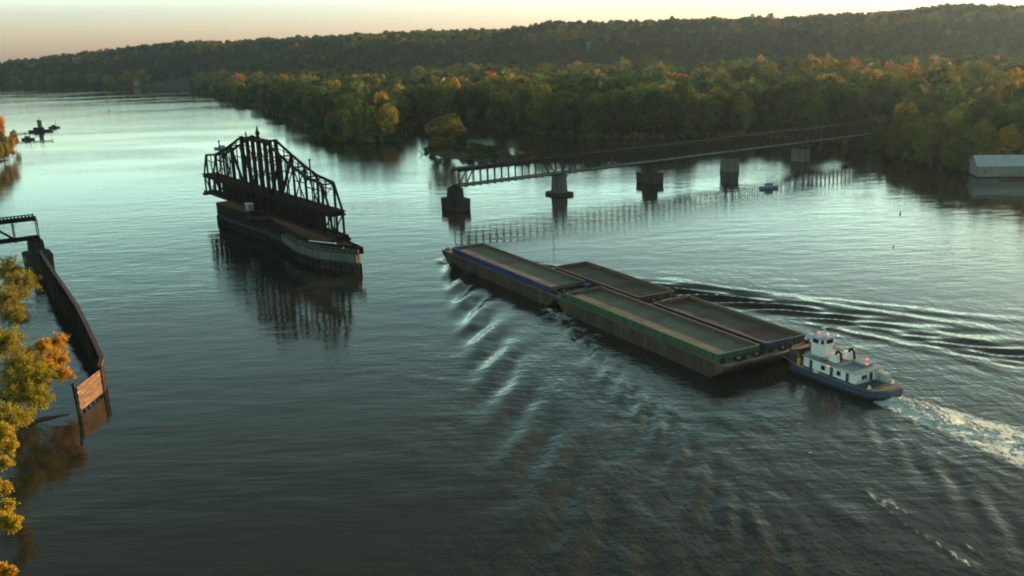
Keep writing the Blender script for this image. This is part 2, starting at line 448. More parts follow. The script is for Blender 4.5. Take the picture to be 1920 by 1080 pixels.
# breaking seams of the tow's port wake
ridge([(1500,838),(1545,865),(1572,893),(1610,915)], 0.12, 0.5, 0.75, 0.36, 0.5, 6)
ridge([(1596,893),(1640,935),(1700,985),(1760,1020),(1812,1055),(1850,1085)], 0.16, 0.55, 0.95, 0.34, 0.5, 7)
ridge([(1652,930),(1700,962),(1745,985)], 0.08, 0.5, 0.6, 0.3, 0.5, 8)
ridge([(1800,1010),(1850,1050),(1885,1085)], 0.1, 0.5, 0.65, 0.3, 0.5, 9)
ridge([(1400,760),(1440,800),(1500,838)], 0.08, 0.7, 0.25, 0.3, 0.6, 10)
ridge([(1345,840),(1380,900),(1410,980),(1480,1070)], 0.12, 0.9, 0.12, 0.3, 0.8, 11)
ridge([(1225,800),(1262,850),(1300,900)], 0.10, 0.8, 0.2, 0.3, 0.8, 12)
ridge([(1690,790),(1780,840),(1850,875),(1925,912)], 0.18, 0.8, 0.45, 0.35, 0.6, 13)
ridge([(1700,820),(1790,870),(1925,945)], 0.10, 0.7, 0.3, 0.3, 0.6, 14)
ridge([(1180,720),(1230,780),(1260,830)], 0.10, 0.8, 0.15, 0.3, 0.8, 15)
ridge([(330,335),(390,300),(520,285),(640,285),(760,300),(830,318)], 0.10, 2.5, seed=20)
ridge([(395,292),(470,283),(600,284),(700,292)], 0.12, 2.2, seed=21)
# churned white water along the port side at the joint of the barges and at the bow
for (a0, a1, b0, wd, s) in ((54, 63, -2.2, 1.6, 0.95), (58, 76, -4.0, 2.0, 0.5), (-5.5, -2.5, -1.8, 1.0, 0.6), (-3.5, 6, -2.6, 1.0, 0.35), (30, 36, 21.6, 0.9, 0.4)):
    tt = np.clip((ca-a0)/(a1-a0), 0, 1)
    d = np.hypot(ca-(a0+tt*(a1-a0)), cb-b0)
    n = noise2(ca*0.6, cb*0.6, 31, 3)
    foam = np.maximum(foam, s*np.exp(-(d/wd)**2)*np.clip(0.6+0.9*n, 0, 1))
    h += 0.35*s*np.exp(-(d/wd)**2)*(0.5+0.8*n)
tw_ = np.clip((ca-128)/52, 0, 1); hb_ = 3.6+7.5*tw_; mb_ = 15.6+2.6*tw_
wd_ = np.clip(1-((cb-mb_)/hb_)**2, 0, 1)*((ca > 127.5) & (ca < 185))*near
foam = np.maximum(foam, wd_*np.clip(1.15-0.75*tw_+0.5*np.exp(-tw_*9)+0.7*noise2(ca*0.35, cb*0.5, 53, 4, 1, .6), 0, 1)*1.7)
h += wd_*noise2(ca*0.6, cb*0.8, 54, 3)*0.22*(1.1-tw_)
# choppiness: disturbed water beside and behind the tow, smoother out on the left
dl = -cb-1
chop = np.clip((ca-20)/60, 0, 1)*np.clip(1-(dl-0.30*ca-6)/28, 0, 1)
chop = np.where(cb > 0, np.clip((ca-20)/40, 0, 1)*np.clip(1-(cb-0.55*ca-8)/30, 0, 1), chop)
chop = np.clip(chop, 0, 1)*near
chop *= 0.75+0.5*noise2(x/25, y/25, 41, 3)
h += near*chop*(noise2(ca/5.5, cb/2.6, 42, 3)*0.07)
h += near*noise2(x/7.0, y/4.0, 44, 3)*0.035
h *= fade
foam *= fade
V = np.stack([x, y, h], 1)
me = np_mesh("river", V, grid_faces(len(rx), len(ry)), True)
for nm, arr in (("foam", foam), ("chop", chop)):
    a = me.attributes.new(nm, 'FLOAT', 'POINT'); a.data.foreach_set("value", arr.astype(np.float32))

def river_mat():
    m, nt, out = new_mat("river_water")
    N, L = nt.nodes, nt.links
    p = N.new("ShaderNodeBsdfPrincipled")
    p.inputs["IOR"].default_value = 1.333; p.inputs["Roughness"].default_value = 0.04
    geo = N.new("ShaderNodeNewGeometry")
    def noise(sc, stretch, det, rough=0.5, rot=0.1):
        mp = N.new("ShaderNodeMapping"); mp.inputs["Scale"].default_value = (stretch[0], stretch[1], 1)
        mp.inputs["Rotation"].default_value = (0, 0, rot)
        L.new(geo.outputs["Position"], mp.inputs[0])
        n = N.new("ShaderNodeTexNoise"); n.inputs["Scale"].default_value = sc; n.inputs["Detail"].default_value = det
        n.inputs["Roughness"].default_value = rough
        L.new(mp.outputs[0], n.inputs[0]); return n.outputs[0]
    def math_(op, a, b):
        k = N.new("ShaderNodeMath"); k.operation = op
        for i, s in enumerate((a, b)):
            if isinstance(s, (int, float)): k.inputs[i].default_value = s
            else: L.new(s, k.inputs[i])
        return k.outputs[0]
    def attr(nm):
        a = N.new("ShaderNodeAttribute"); a.attribute_name = nm; return a.outputs["Fac"]
    fo, ch = attr("foam"), attr("chop")
    big = noise(0.24, (0.28, 1.0), 2)
    mid = noise(0.8, (0.25, 1.0), 2)
    fine = noise(2.6, (0.5, 1.0), 2)
    tmid = noise(0.7, (1.0, 0.45), 3, 0.55, 0.49)
    tfine = noise(2.2, (1.0, 0.5), 3, 0.5, 0.49)
    # cat's-paws: patches of rougher water
    patch = noise(0.012, (0.45, 1.0), 3)
    pr = N.new("ShaderNodeMapRange"); pr.inputs[1].default_value = 0.42; pr.inputs[2].default_value = 0.68
    pr.inputs[3].default_value = 0.4; pr.inputs[4].default_value = 1.4
    L.new(patch, pr.inputs[0])
    hh = math_('ADD', math_('MULTIPLY', big, 0.105), math_('MULTIPLY', mid, 0.058))
    hh = math_('MULTIPLY', hh, pr.outputs[0])
    hc = math_('MULTIPLY', math_('ADD', math_('MULTIPLY', tmid, 0.145), math_('MULTIPLY', tfine, 0.035)), ch)
    hf = math_('MULTIPLY', math_('MULTIPLY', fine, 0.022), pr.outputs[0])
    tot = math_('ADD', math_('ADD', hh, hc), hf)
    b = N.new("ShaderNodeBump"); b.inputs["Strength"].default_value = 1.0; b.inputs["Distance"].default_value = 1.0
    L.new(tot, b.inputs["Height"]); L.new(b.outputs[0], p.inputs["Normal"])
    fn = noise(1.5, (1.0, 0.55), 8, 0.78, 0.49)
    fm = math_('MULTIPLY', fo, math_('ADD', math_('MULTIPLY', fn, 3.0), -0.95))
    fr = N.new("ShaderNodeValToRGB"); fr.color_ramp.elements[0].position = 0.16; fr.color_ramp.elements[1].position = 0.6
    L.new(fm, fr.inputs[0])
    mx = N.new("ShaderNodeMix"); mx.data_type = 'RGBA'
    L.new(fr.outputs[0], mx.inputs[0]); mx.inputs[6].default_value = (0.021, 0.023, 0.017, 1); mx.inputs[7].default_value = (0.78, 0.84, 0.78, 1)
    L.new(mx.outputs[2], p.inputs["Base Color"])
    rr = N.new("ShaderNodeMapRange"); rr.inputs[3].default_value = 0.04; rr.inputs[4].default_value = 0.7
    L.new(fr.outputs[0], rr.inputs[0]); L.new(rr.outputs[0], p.inputs["Roughness"])
    L.new(p.outputs[0], out.inputs[0])
    return m
me.materials.append(river_mat())
river = bpy.data.objects.new("river", me); COL.objects.link(river); tag(river, kind='structure')

# propeller wash behind the towboat: lumpy white water with gaps
def wash():
    na, nb = 420, 130
    A = np.linspace(128.0, 176.0, na); B = np.linspace(-1, 1, nb)
    AA, BB = np.meshgrid(A, B); a, b = AA.ravel(), BB.ravel()
    t = (a-128)/48
    half = 2.6+4.5*t; mid = 15.6+3.0*t+0.8*np.sin(a*0.3)
    bb = mid+b*half
    n = noise2(a*0.6, bb*0.95, 51, 5, 1, 0.65); n2 = noise2(a*1.9, bb*2.3, 52, 4)
    edge = 1-np.abs(b)**2
    dens = edge*(1.25-0.75*t)+0.85*n+0.35*n2-0.35*t
    z = -0.05+np.clip(dens-0.5, 0, 1.4)*(0.42*np.exp(-t*2.0)+0.14)+n2*0.10
    z = np.where(np.abs(b) > 0.97, -0.15, z)
    P = np.stack([TOW_O.x+AX.x*a+BX.x*bb, TOW_O.y+AX.y*a+BX.y*bb, z], 1)
    F = grid_faces(na, nb)
    keep = dens[F].mean(1) > 0.62
    F = F[keep]; used = np.unique(F); remap = np.full(len(P), -1); remap[used] = np.arange(len(used))
    me = np_mesh("propeller_wash", P[used], remap[F], True)
    m = mat("churned_foam", (0.48, 0.50, 0.45), (0.84, 0.86, 0.80), 0.75, scale=1.1, detail=8, c3=(0.3, 0.35, 0.32), scale3=0.9, bump=0.6)
    me.materials.append(m)
    o = bpy.data.objects.new("propeller_wash", me); COL.objects.link(o)
    tag(o, 'white churned foam spreading behind the towboat stern', 'foam', kind='stuff')
wash()

# ------------------------------------------------------------------ swing bridge on its pivot pier
SW_C = Vector((-76.29, 289.41, 0)); SW_TH = math.atan2(-0.8317, 0.5552)
def swing_bridge():
    root = empty('swing_bridge', (SW_C.x, SW_C.y, 8.0), SW_TH,
        label='dark steel swing bridge turned open on its long midstream pier', cat='bridge')
    ZU, ZT = 6.3, 7.0                                  # upper deck level above bottom chord
    ts = [-51.2, -40, -31.5, -22.5, -10.4, -5.4, 5.4, 10.4, 22.5, 31.5, 40, 51.2]
    tz = {51.2: 13.9, 40: 14.9, 31.5: 16.8, 22.5: 19.2, 10.4: 22.6, 5.4: 22.1}
    Zt = lambda s: tz[abs(s)]
    for yv in (-1.7, 1.7):
        tr = MB()
        for i in range(len(ts)-1):                     # top chord
            tr.beam((ts[i], yv, Zt(ts[i])), (ts[i+1], yv, Zt(ts[i+1])), 0.5, 0.62)
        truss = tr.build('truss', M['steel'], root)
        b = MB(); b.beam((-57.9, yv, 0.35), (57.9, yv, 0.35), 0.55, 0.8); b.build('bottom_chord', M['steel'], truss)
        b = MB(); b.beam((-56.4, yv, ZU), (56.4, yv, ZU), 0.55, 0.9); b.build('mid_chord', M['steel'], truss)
        b = MB()                                       # tower posts
        for s in (-10.4, -5.4, 5.4, 10.4): b.beam((s, yv, 0.4), (s, yv, Zt(s)+0.3), 1.05, 0.8)
        build_each(b, 'tower_post', M['steel'], truss)
        b = MB()
        for s in ts:
            if abs(s) > 13: b.beam((s, yv, 0.4), (s, yv, Zt(s)), 0.55, 0.5)
        for s in (-45.6, -35.8, -27, -16.5, 16.5, 27, 35.8, 45.6): b.beam((s, yv, 0.4), (s, yv, np.interp(abs(s), sorted(tz), [tz[k] for k in sorted(tz)])), 0.3, 0.3)
        for s in (-55.6, 55.6): b.beam((s, yv, 0), (s, yv, ZU+0.3), 0.5, 0.5)
        build_each(b, 'post', M['steel'], truss)
        b = MB()
        for sg in (-1, 1):
            b.beam((sg*56.0, yv, ZU), (sg*51.2, yv, 13.9), 0.5, 0.5)        # raking end post
            b.beam((sg*22.5, yv, 19.2), (sg*12.2, yv, ZU+0.4), 0.75, 0.5)   # heavy diagonal
            b.beam((sg*40, yv, ZU), (sg*31.5, yv, 16.6), 0.28); b.beam((sg*22.5, yv, ZU), (sg*31.5, yv, 16.4), 0.28)
            b.beam((sg*40, yv, ZU), (sg*51.2, yv, 13.7), 0.16)
            b.beam((sg*5.4, yv, ZU+1), (-sg*5.4, yv, 21.5), 0.22)
            for k in range(9):                                             # lower web bracing
                a, c = sg*(55.6-k*6.0), sg*(55.6-(k+1)*6.0)
                b.beam((a, yv, 0.5), (c, yv, ZU-0.3), 0.26) if k % 2 else b.beam((a, yv, ZU-0.3), (c, yv, 0.5), 0.26)
                b.beam((c, yv, 0.5), (c, yv, ZU-0.3), 0.26)
        build_each(b, 'diagonal', M['steel'], truss)
        b = MB()                                        # arched corner brackets under the top chord
        for i in range(len(ts)-1):
            if ts[i]*ts[i+1] < 0 or min(abs(ts[i]), abs(ts[i+1])) < 12: continue
            for e, o in ((ts[i], ts[i+1]), (ts[i+1], ts[i])):
                mid_ = e+(o-e)*0.5; q = 1 if mid_ > e else -1
                zt = lambda s: np.interp(abs(s), sorted(tz), [tz[k] for k in sorted(tz)])
                pts = [(e+q*0.25+q*2.0*(1-math.cos(t)), yv, zt(e+q*2.2)-2.8+2.3*math.sin(t)) for t in np.linspace(0, math.pi/2, 6)]
                b.tube(pts, 0.17, 5)
            sm = (ts[i]+ts[i+1])/2; z0 = min(Zt(ts[i]), Zt(ts[i+1]))-1.9
            b.beam((ts[i], yv, z0), (ts[i+1], yv, z0), 0.2, 0.26)
        build_each(b, 'bracket', M['steel'], truss)
    b = MB()                                            # cross bracing between the trusses
    for s in ts: b.beam((s, -1.7, Zt(s)-0.2), (s, 1.7, Zt(s)-0.2), 0.35, 0.4)
    for i in range(len(ts)-1):
        b.beam((ts[i], -1.65, Zt(ts[i])-0.15), (ts[i+1], 1.65, Zt(ts[i+1])-0.15), 0.16)
        b.beam((ts[i], 1.65, Zt(ts[i])-0.15), (ts[i+1], -1.65, Zt(ts[i+1])-0.15), 0.16)
    for s in (-10.4, -5.4, 5.4, 10.4):
        for z in (12, 16.5): b.beam((s, -1.65, z), (s, 1.65, z), 0.3, 0.3)
        b.beam((s, -1.65, 12), (s, 1.65, 16.5), 0.2); b.beam((s, 1.65, 16.5), (s, -1.65, 21), 0.2)
    b.build('cross_bracing', M['steel'], root)
    b = MB(); b.box(-56.4, 56.4, -2.3, 2.3, ZU-0.55, ZU-0.25)
    for s in np.arange(-56, 56.1, 1.2): b.box(s-0.2, s+0.2, -2.6, 2.6, ZU+0.46, ZU+0.66)
    b.build('upper_deck', M['timber_deck'], root)
    b = MB(); b.box(-57.8, 57.8, -1.4, 1.4, 0.2, 0.5); b.build('lower_deck', M['timber_deck'], root)
    b = MB()                                            # boarding closing the lower level on the far side
    b.box(-50, -49, 1.26, 1.38, 0.52, ZU-0.56); b.box(-46, 44, 1.26, 1.38, 0.52, ZU-0.56); b.build('side_boarding', M['timber_dark'], root)
    b = MB()
    for s in (-56.9, 56.9): b.box(s-0.9, s+0.9, -2.5, 2.5, -0.9, -0.06)
    build_each(b, 'end_lift', M['steel'], root)
    b = MB(); b.lathe([(4.6, -0.65), (4.6, -0.4), (5.0, -0.38), (5.0, -0.07)], n=28); b.build('drum', M['steel'], root)
    # masts on the top chord
    b = MB(); b.beam((-1.2, -0.6, 21.6), (0, 0, 24.0), 0.3); b.beam((1.2, 0.6, 21.6), (0, 0, 24.0), 0.3)
    b.tube([(0,0,21.6), (0,0,25.2), (0,0,26.6)], [0.5, 0.4, 0.07], 8); b.box(-0.5, 0.5, -0.5, 0.5, 23.6, 24.8)
    b.box(-7.3, 7.3, -0.25, 0.25, 21.4, 21.75); b.build('signal_mast', M['steel'], root)
    for s in (-40, 40):
        b = MB(); b.tube([(s, 0, 14.8), (s, 0, 19.0)], [0.26, 0.2], 7); b.box(s-0.4, s+0.4, -2.0, 2.0, 14.5, 14.9)
        b.box(s-0.22, s+0.22, -0.3, 0.3, 19.0, 19.5); b.build('light_pole', M['steel_grey'], root)
    cab = MB().box(-6.3, -3.5, -4.1, -2.35, 0.1, 2.2).build('control_cabin', M['roof_blue'], root)
    MB().box(-6.5, -3.3, -4.3, -2.3, 2.2, 2.4).build('cabin_roof', M['white_paint'], cab)
    b = MB()
    for s in (-6.1, -3.7): b.beam((s, -2.3, -0.4), (s, -4.0, 0.06), 0.16)
    build_each(b, 'bracket', M['steel'], cab)
    return root
swing_bridge()

def pivot_pier():
    near = [(-101,320),(-93.5,307),(-83.5,293),(-75,282.5),(-66,266.8),(-58.6,251.7),(-51,242.2),(-44.5,238.0),(-39.6,234.9)]
    far = [(-38.9,235.9),(-41.2,242.5),(-46.5,253),(-53.5,265),(-61,278),(-69.5,291.5),(-78.5,305),(-87.5,317),(-95.5,324.5)]
    C = SW_C
    root = empty('pivot_pier', (C.x, C.y, 0), 0, label='long curved concrete and timber pier carrying the open swing bridge', cat='bridge pier')
    loc = lambda L: [(p[0]-C.x, p[1]-C.y) for p in L]
    N, F = loc(near), loc(far)
    MB().prism(N+F, -2, 2.7).build('pier_body', M['concrete_dark'], root)
    b = MB(); b.prism([(p[0]-0.25, p[1]-0.2) for p in N[4:]]+[F[0], F[1], F[2], F[3], F[4]], 2.72, 4.8); cp_ = b.build('concrete_wall', M['concrete'], root)
    b = MB(); b.prism([(p[0]-0.3, p[1]-0.25) for p in N[1:5]]+F[4:8], 2.72, 3.5); b.build('concrete_ledge', M['concrete_dark'], root)
    b = MB(); b.prism([N[0], N[1], (N[2][0]+1.2, N[2][1]+0.9), F[6], F[7], F[8]], 3.52, 6.7); b.prism([N[0], (N[1][0], N[1][1]), F[7], F[8]], 2.72, 3.52)
    b.build('timber_crib', M['timber_deck'], root)
    mid_n = [(p[0]+1.9*0.83, p[1]+1.9*0.55) for p in N[2:6]]; mid_f = [(p[0]-0.9*0.83, p[1]-0.9*0.55) for p in F[3:7]]
    MB().prism(mid_n+mid_f, 3.52, 6.4).build('timber_crib', M['timber_deck'], root)  # crib extended as a dark fill for the black shade under the bridge
    b = MB(); b.lathe([(5.6, 6.42), (5.4, 7.3)], (0, 0, 0), 28); b.build('turntable_base', M['concrete_dark'], root)
    ins = [(p[0]+2.0*0.83, p[1]+2.0*0.55) for p in N[5:]]
    b = MB(); b.prism(ins+[(F[0][0]-0.9, F[0][1]+0.2), (F[1][0]-0.8, F[1][1]-0.3), (F[2][0]-0.8, F[2][1]), (F[3][0]-0.8, F[3][1])], 4.82, 6.6); b.build('timber_crib', M['timber_deck'], root)
    b = MB()                                           # piles around the waterline
    P = N+F
    for i in range(len(P)):
        p, q = Vector((*P[i], 0)), Vector((*P[(i+1) % len(P)], 0)); n = max(1, int((q-p).length/1.6))
        for k in range(n):
            c = p.lerp(q, k/n); b.tube([(c.x, c.y, -2), (c.x, c.y, 2.0+0.5*random.random())], 0.32, 6)
    build_each(b, 'timber_pile', M['timber_dark'], root)
    b = MB()                                           # guard rail along the near edge
    E_ = [Vector((p[0]+0.35, p[1]+0.3, 4.8)) for p in N[5:]]+[Vector((F[0][0]-0.3, F[0][1], 4.8))]
    for i in range(len(E_)-1):
        p, q = E_[i], E_[i+1]; n = max(1, int((q-p).length/1.8))
        for k in range(n+1):
            c = p.lerp(q, k/n); b.beam(c, c+Vector((0,0,1.25)), 0.07)
        for z in (0.65, 1.22): b.beam(p+Vector((0,0,z)), q+Vector((0,0,z)), 0.06)
    b.build('guard_rail', M['rail'], root)
    e = Vector((*N[-1], 0))
    MB().box(e.x+0.25, e.x+0.55, e.y-0.2, e.y-0.08, 3.4, 6.2).build('end_marker', M['red_paint'], root)
    MB().box(e.x-4.0, e.x-3.5, e.y+2.6, e.y+2.68, 6.0, 6.5).build('notice_board', M['yellow_paint'], root)
    b = MB(); b.tube([(e.x-14, e.y+9.5, 7.15), (e.x-9, e.y+6.2, 7.15), (e.x-6, e.y+4.6, 7.15)], 0.14, 6); b.build('pipe', M['white_paint'], root)
pivot_pier()

# ------------------------------------------------------------------ fixed approach spans and their piers
AP_A = Vector((-18.9, 328.5, 0)); AP_D = Vector((0.84, 0.543, 0)).normalized(); AP_TH = math.atan2(AP_D.y, AP_D.x)
def approach_span(L, panel=3.05, heavy=False):
    root = empty('approach_span', (0, 0, 8.0), AP_TH)
    n = max(2, round(L/panel)); e = 0.25; st = M['steel'] if heavy else M['steel_grey']
    for yv in (-2.1, 2.1):
        t = MB(); t.beam((e, yv, 5.6), (L-e, yv, 5.6), 0.42, 0.62)
        tr = t.build('truss', st, root)
        MB().beam((e, yv, 0.3), (L-e, yv, 0.3), 0.45, 0.6).build('bottom_chord', st, tr)
        b = MB()
        for k in range(n+1): b.beam((e+(L-2*e)*k/n, yv, 0.3), (e+(L-2*e)*k/n, yv, 5.6), 0.26 if not heavy else 0.4, 0.24)
        build_each(b, 'post', st, tr)
        b = MB()
        for k in range(n):
            x0, x1 = e+(L-2*e)*k/n, e+(L-2*e)*(k+1)/n
            if k in (1, n-2): b.beam((x0, yv, 0.4) if k == 1 else (x0, yv, 5.4), (x1, yv, 5.4) if k == 1 else (x1, yv, 0.4), 0.4, 0.3)
            else:
                b.tube([(x0+0.15, yv, 4.2), (x0+0.5, yv, 4.95), (x0+1.1, yv, 5.3)], 0.06, 5); b.tube([(x1-0.15, yv, 4.2), (x1-0.5, yv, 4.95), (x1-1.1, yv, 5.3)], 0.06, 5)
        build_each(b, 'diagonal', st, tr)
    MB().beam((e, -2.42, 0.75), (L-e, -2.42, 0.75), 0.12, 0.75).build('walkway_plate', M['lit_chord'] if not heavy else st, root)  # pale steel tone paints the lit lower edge of the span
    b = MB(); b.box(e, L-e, -1.85, 1.85, 0.05, 0.3)
    for k in range(n+1): b.beam((e+(L-2*e)*k/n, -3.0, -0.1), (e+(L-2*e)*k/n, 2.6, -0.1), 0.28, 0.24)
    b.build('lower_deck', M['timber_deck'], root)
    b = MB(); b.box(e, L-e, -1.6, 1.6, 5.93, 6.05)
    k = e
    while k < L-0.5: b.box(k, k+0.4, -2.4, 2.4, 6.06, 6.26); k += 0.9
    b.build('upper_deck', M['timber_deck'], root)
    for yv in (-2.36, 2.36): MB().beam((e, yv, 6.42), (L-e, yv, 6.42), 0.24, 0.3).build('guard_timber', M['timber_dark'], root)
    b = MB()
    for k in range(n): b.beam((e+(L-2*e)*k/n, -2.1, 5.5), (e+(L-2*e)*(k+1)/n, 2.1, 5.5), 0.14)
    b.build('cross_bracing', st, root)
    return root
S_P = [0, 45.5, 91, 136.5, 182, 233]
LAB = ['steel truss span at the open end beside the swing bridge gap', 'second truss span from the open end, between the flanged pier and the broad block pier',
       'third truss span from the open end with a pale lower edge', 'fourth truss span from the open end, over the dark reflections near the wooded bank',
       'last truss span running into the trees of the wooded bank']
sp0 = None
for i in range(5):
    L_ = S_P[i+1]-S_P[i]
    if i == 0 or abs(L_-45.5) > 0.1: s_ = approach_span(L_)
    else: s_ = copy_tree(sp0)
    if i == 0: sp0 = s_
    q = AP_A+AP_D*S_P[i]; s_.location = (q.x, q.y, 8.0)
    tag(s_, LAB[i], 'bridge span', 'fixed spans of the approach bridge')
w = approach_span(48, 6.0, True)
q = Vector((-131.5, 257.4, 0))-AP_D*48; w.location = (q.x, q.y, 8.0)
tag(w, 'dark stub of bridge truss on the left bank behind the timber wall', 'bridge span')

def rect(cx, cy, lx, ly, ch=0.0):
    a, b = lx/2, ly/2
    return [(cx-a+ch,cy-b),(cx+a-ch,cy-b),(cx+a,cy-b+ch),(cx+a,cy+b-ch),(cx+a-ch,cy+b),(cx-a+ch,cy+b),(cx-a,cy+b-ch),(cx-a,cy-b+ch)]
def bridge_pier(s, kind, label, base=AP_A):
    p = base+AP_D*s
    root = empty('bridge_pier', (p.x, p.y, 0), AP_TH, label=label, cat='bridge pier', group='piers of the approach bridge')
    if kind == 'block':
        MB().prism(rect(0, 0, 6.5, 11, 1.2), -2, 3.9, rect(0, 0, 7.0, 11.6, 1.3)).build('pier_base', M['concrete_dark'], root)
        MB().prism(rect(0, 0, 4.0, 6.4, .5), 3.92, 7.5, rect(0, 0, 3.6, 6.0, .5)).build('pier_stem', M['concrete_dark'], root)
    elif kind == 'flange':
        MB().prism(rect(0, 0, 7.5, 11, 1.5), -2, 1.0).build('pier_base', M['concrete_dark'], root)
        MB().prism(rect(0, 0, 4.2, 6.6, .8), 1.02, 7.0, rect(0, 0, 3.6, 6.0, .8)).build('pier_stem', M['concrete'], root)
        MB().prism(rect(0, 0, 4.4, 6.8, .6), 7.02, 7.6).build('pier_cap', M['concrete'], root)
    else:
        MB().prism(rect(0, 0, 5.0, 8.0, .5), -2, 5.6, rect(0, 0, 4.4, 7.2, .5)).build('pier_stem', M['concrete'], root)
        MB().prism(rect(0, 0, 4.8, 7.6, .4), 5.62, 7.5).build('pier_cap', M['concrete_dark'], root)
    b = MB()
    for y_ in (-2.1, 2.1): b.box(-1.0, 1.0, y_-0.3, y_+0.3, 7.45, 7.95)
    build_each(b, 'bearing', M['steel'], root)
    return root
bridge_pier(0, 'block', 'broad dark pier at the open end of the approach bridge')
bridge_pier(45.5, 'flange', 'concrete pier with a low flanged foot under the approach bridge')
bridge_pier(91, 'block', 'broad dark block pier in midstream, next past the flanged pier')
bridge_pier(136.5, 'stem', 'plain grey pier between the broad block pier and the pier nearest the wooded bank')
bridge_pier(182, 'stem', 'plain grey pier nearest the wooded bank')
wp = bridge_pier(0, 'block', 'dark pier under the bridge stub on the left bank', Vector((-132.5, 256.6, 0))); wp['group'] = 'piers of the approach bridge'

p_ = AP_A+AP_D*41
t = empty('utility_pole', (p_.x+1.0, p_.y-1.0, 14.05), AP_TH, label='thin pole with a lamp standing on the approach bridge', cat='pole')
MB().tube([(0,0,0), (0,0,10.5)], [0.16, 0.1], 7).build('pole', M['steel_grey'], t)
MB().beam((0,0,9.6), (1.1,0,9.9), 0.08).build('arm', M['steel_grey'], t)
MB().box(0.9, 1.5, -0.14, 0.14, 9.78, 9.98).build('lamp_head', M['steel_grey'], t)

# ------------------------------------------------------------------ timber fender wall on the left
def fender_wall():
    path = [(-126.5,247,6.2),(-118.3,232.5,6.9),(-109,217,7.2),(-98.2,199.5,7.2),(-88.6,184,6.8),(-81.3,171.5,6.2),(-75.8,162,5.5),(-72.2,155.8,4.9),(-71.0,151.8,4.6)]
    o = Vector((-97.2, 199.5, 0))
    root = empty('timber_fender_wall', o, 0, label='long dark curving timber fender wall rising from the water at left', cat='fender wall')
    b, cap, pil = MB(), MB(), MB()
    for i in range(len(path)-1):
        p, q = Vector(path[i])-o, Vector(path[i+1])-o
        a0, a1 = Vector((p.x,p.y,0)), Vector((q.x,q.y,0)); zt0, zt1 = p.z, q.z
        d = (a1-a0).normalized(); n = Vector((-d.y, d.x, 0))
        vs = []
        for a, zt in ((a0, zt0), (a1, zt1)):
            vs += [a-n*0.2+Vector((0,0,-1.5)), a+n*0.2+Vector((0,0,-1.5)), a+n*0.2+Vector((0,0,zt)), a-n*0.2+Vector((0,0,zt))]
        b.add(vs, [(0,1,2,3),(7,6,5,4),(0,4,5,1),(1,5,6,2),(2,6,7,3),(3,7,4,0)])
        cap.beam(a0+Vector((0,0,zt0+0.2)), a1+Vector((0,0,zt1+0.2)), 0.75, 0.38)
        m_ = max(1, int((a1-a0).length/1.5))
        for k in range(m_):
            c = a0.lerp(a1, k/m_); zt = zt0+(zt1-zt0)*k/m_
            pil.tube([c-n*0.45+Vector((0,0,-1.5)), c-n*0.42+Vector((0,0,zt-0.25-0.5*random.random()))], 0.2, 6)
        for zz in (0.35, 0.62, 0.85): pil.beam(a0-n*0.28+Vector((0,0,zt0*zz)), a1-n*0.28+Vector((0,0,zt1*zz)), 0.14, 0.26)
    b.build('sheathing', M['timber_dark'], root)
    cap.build('cap_rail', mat("purple_brown_timber", (0.05,0.03,0.035), (0.09,0.055,0.055), 0.8, scale=1.5), root)
    build_each(pil, 'timber_pile', M['timber_dark'], root)
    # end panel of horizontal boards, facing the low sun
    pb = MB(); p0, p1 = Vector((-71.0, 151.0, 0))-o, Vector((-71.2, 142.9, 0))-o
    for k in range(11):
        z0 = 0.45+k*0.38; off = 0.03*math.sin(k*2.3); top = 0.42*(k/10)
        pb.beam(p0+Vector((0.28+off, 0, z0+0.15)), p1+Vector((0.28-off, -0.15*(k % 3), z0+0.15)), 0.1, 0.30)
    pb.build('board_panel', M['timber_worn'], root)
    pp = MB()
    for k in range(6):
        c = p0.lerp(p1, k/5); pp.tube([c+Vector((0,0,-1.5)), c+Vector((0,0,4.3))], 0.2, 7)
    c = p1+Vector((0.1,-0.55,0)); pp.tube([c+Vector((0.1,0,-1.5)), c+Vector((-0.25,0.1,5.3))], 0.22, 8)
    pp.build('end_pile', M['timber_dark'], root)
fender_wall()

# sunken log near the left bank
lg = MB(); pa, pb_ = at(20,802), at(132,776)
lg.tube([pa+Vector((0,0,-.1)), pa.lerp(pb_,.5)+Vector((0,0.5,.12)), pb_+Vector((0,0,-.05))], [0.35,.3,.16], 8)
lg.tube([pa.lerp(pb_,.35)+Vector((0,0,.1)), pa.lerp(pb_,.42)+Vector((-.6,.9,.9))], [.12,.04], 6)
lgo = lg.build('driftwood_log', M['bark']); tag(lgo, 'dark half sunken log in the water by the end of the timber wall', 'log')

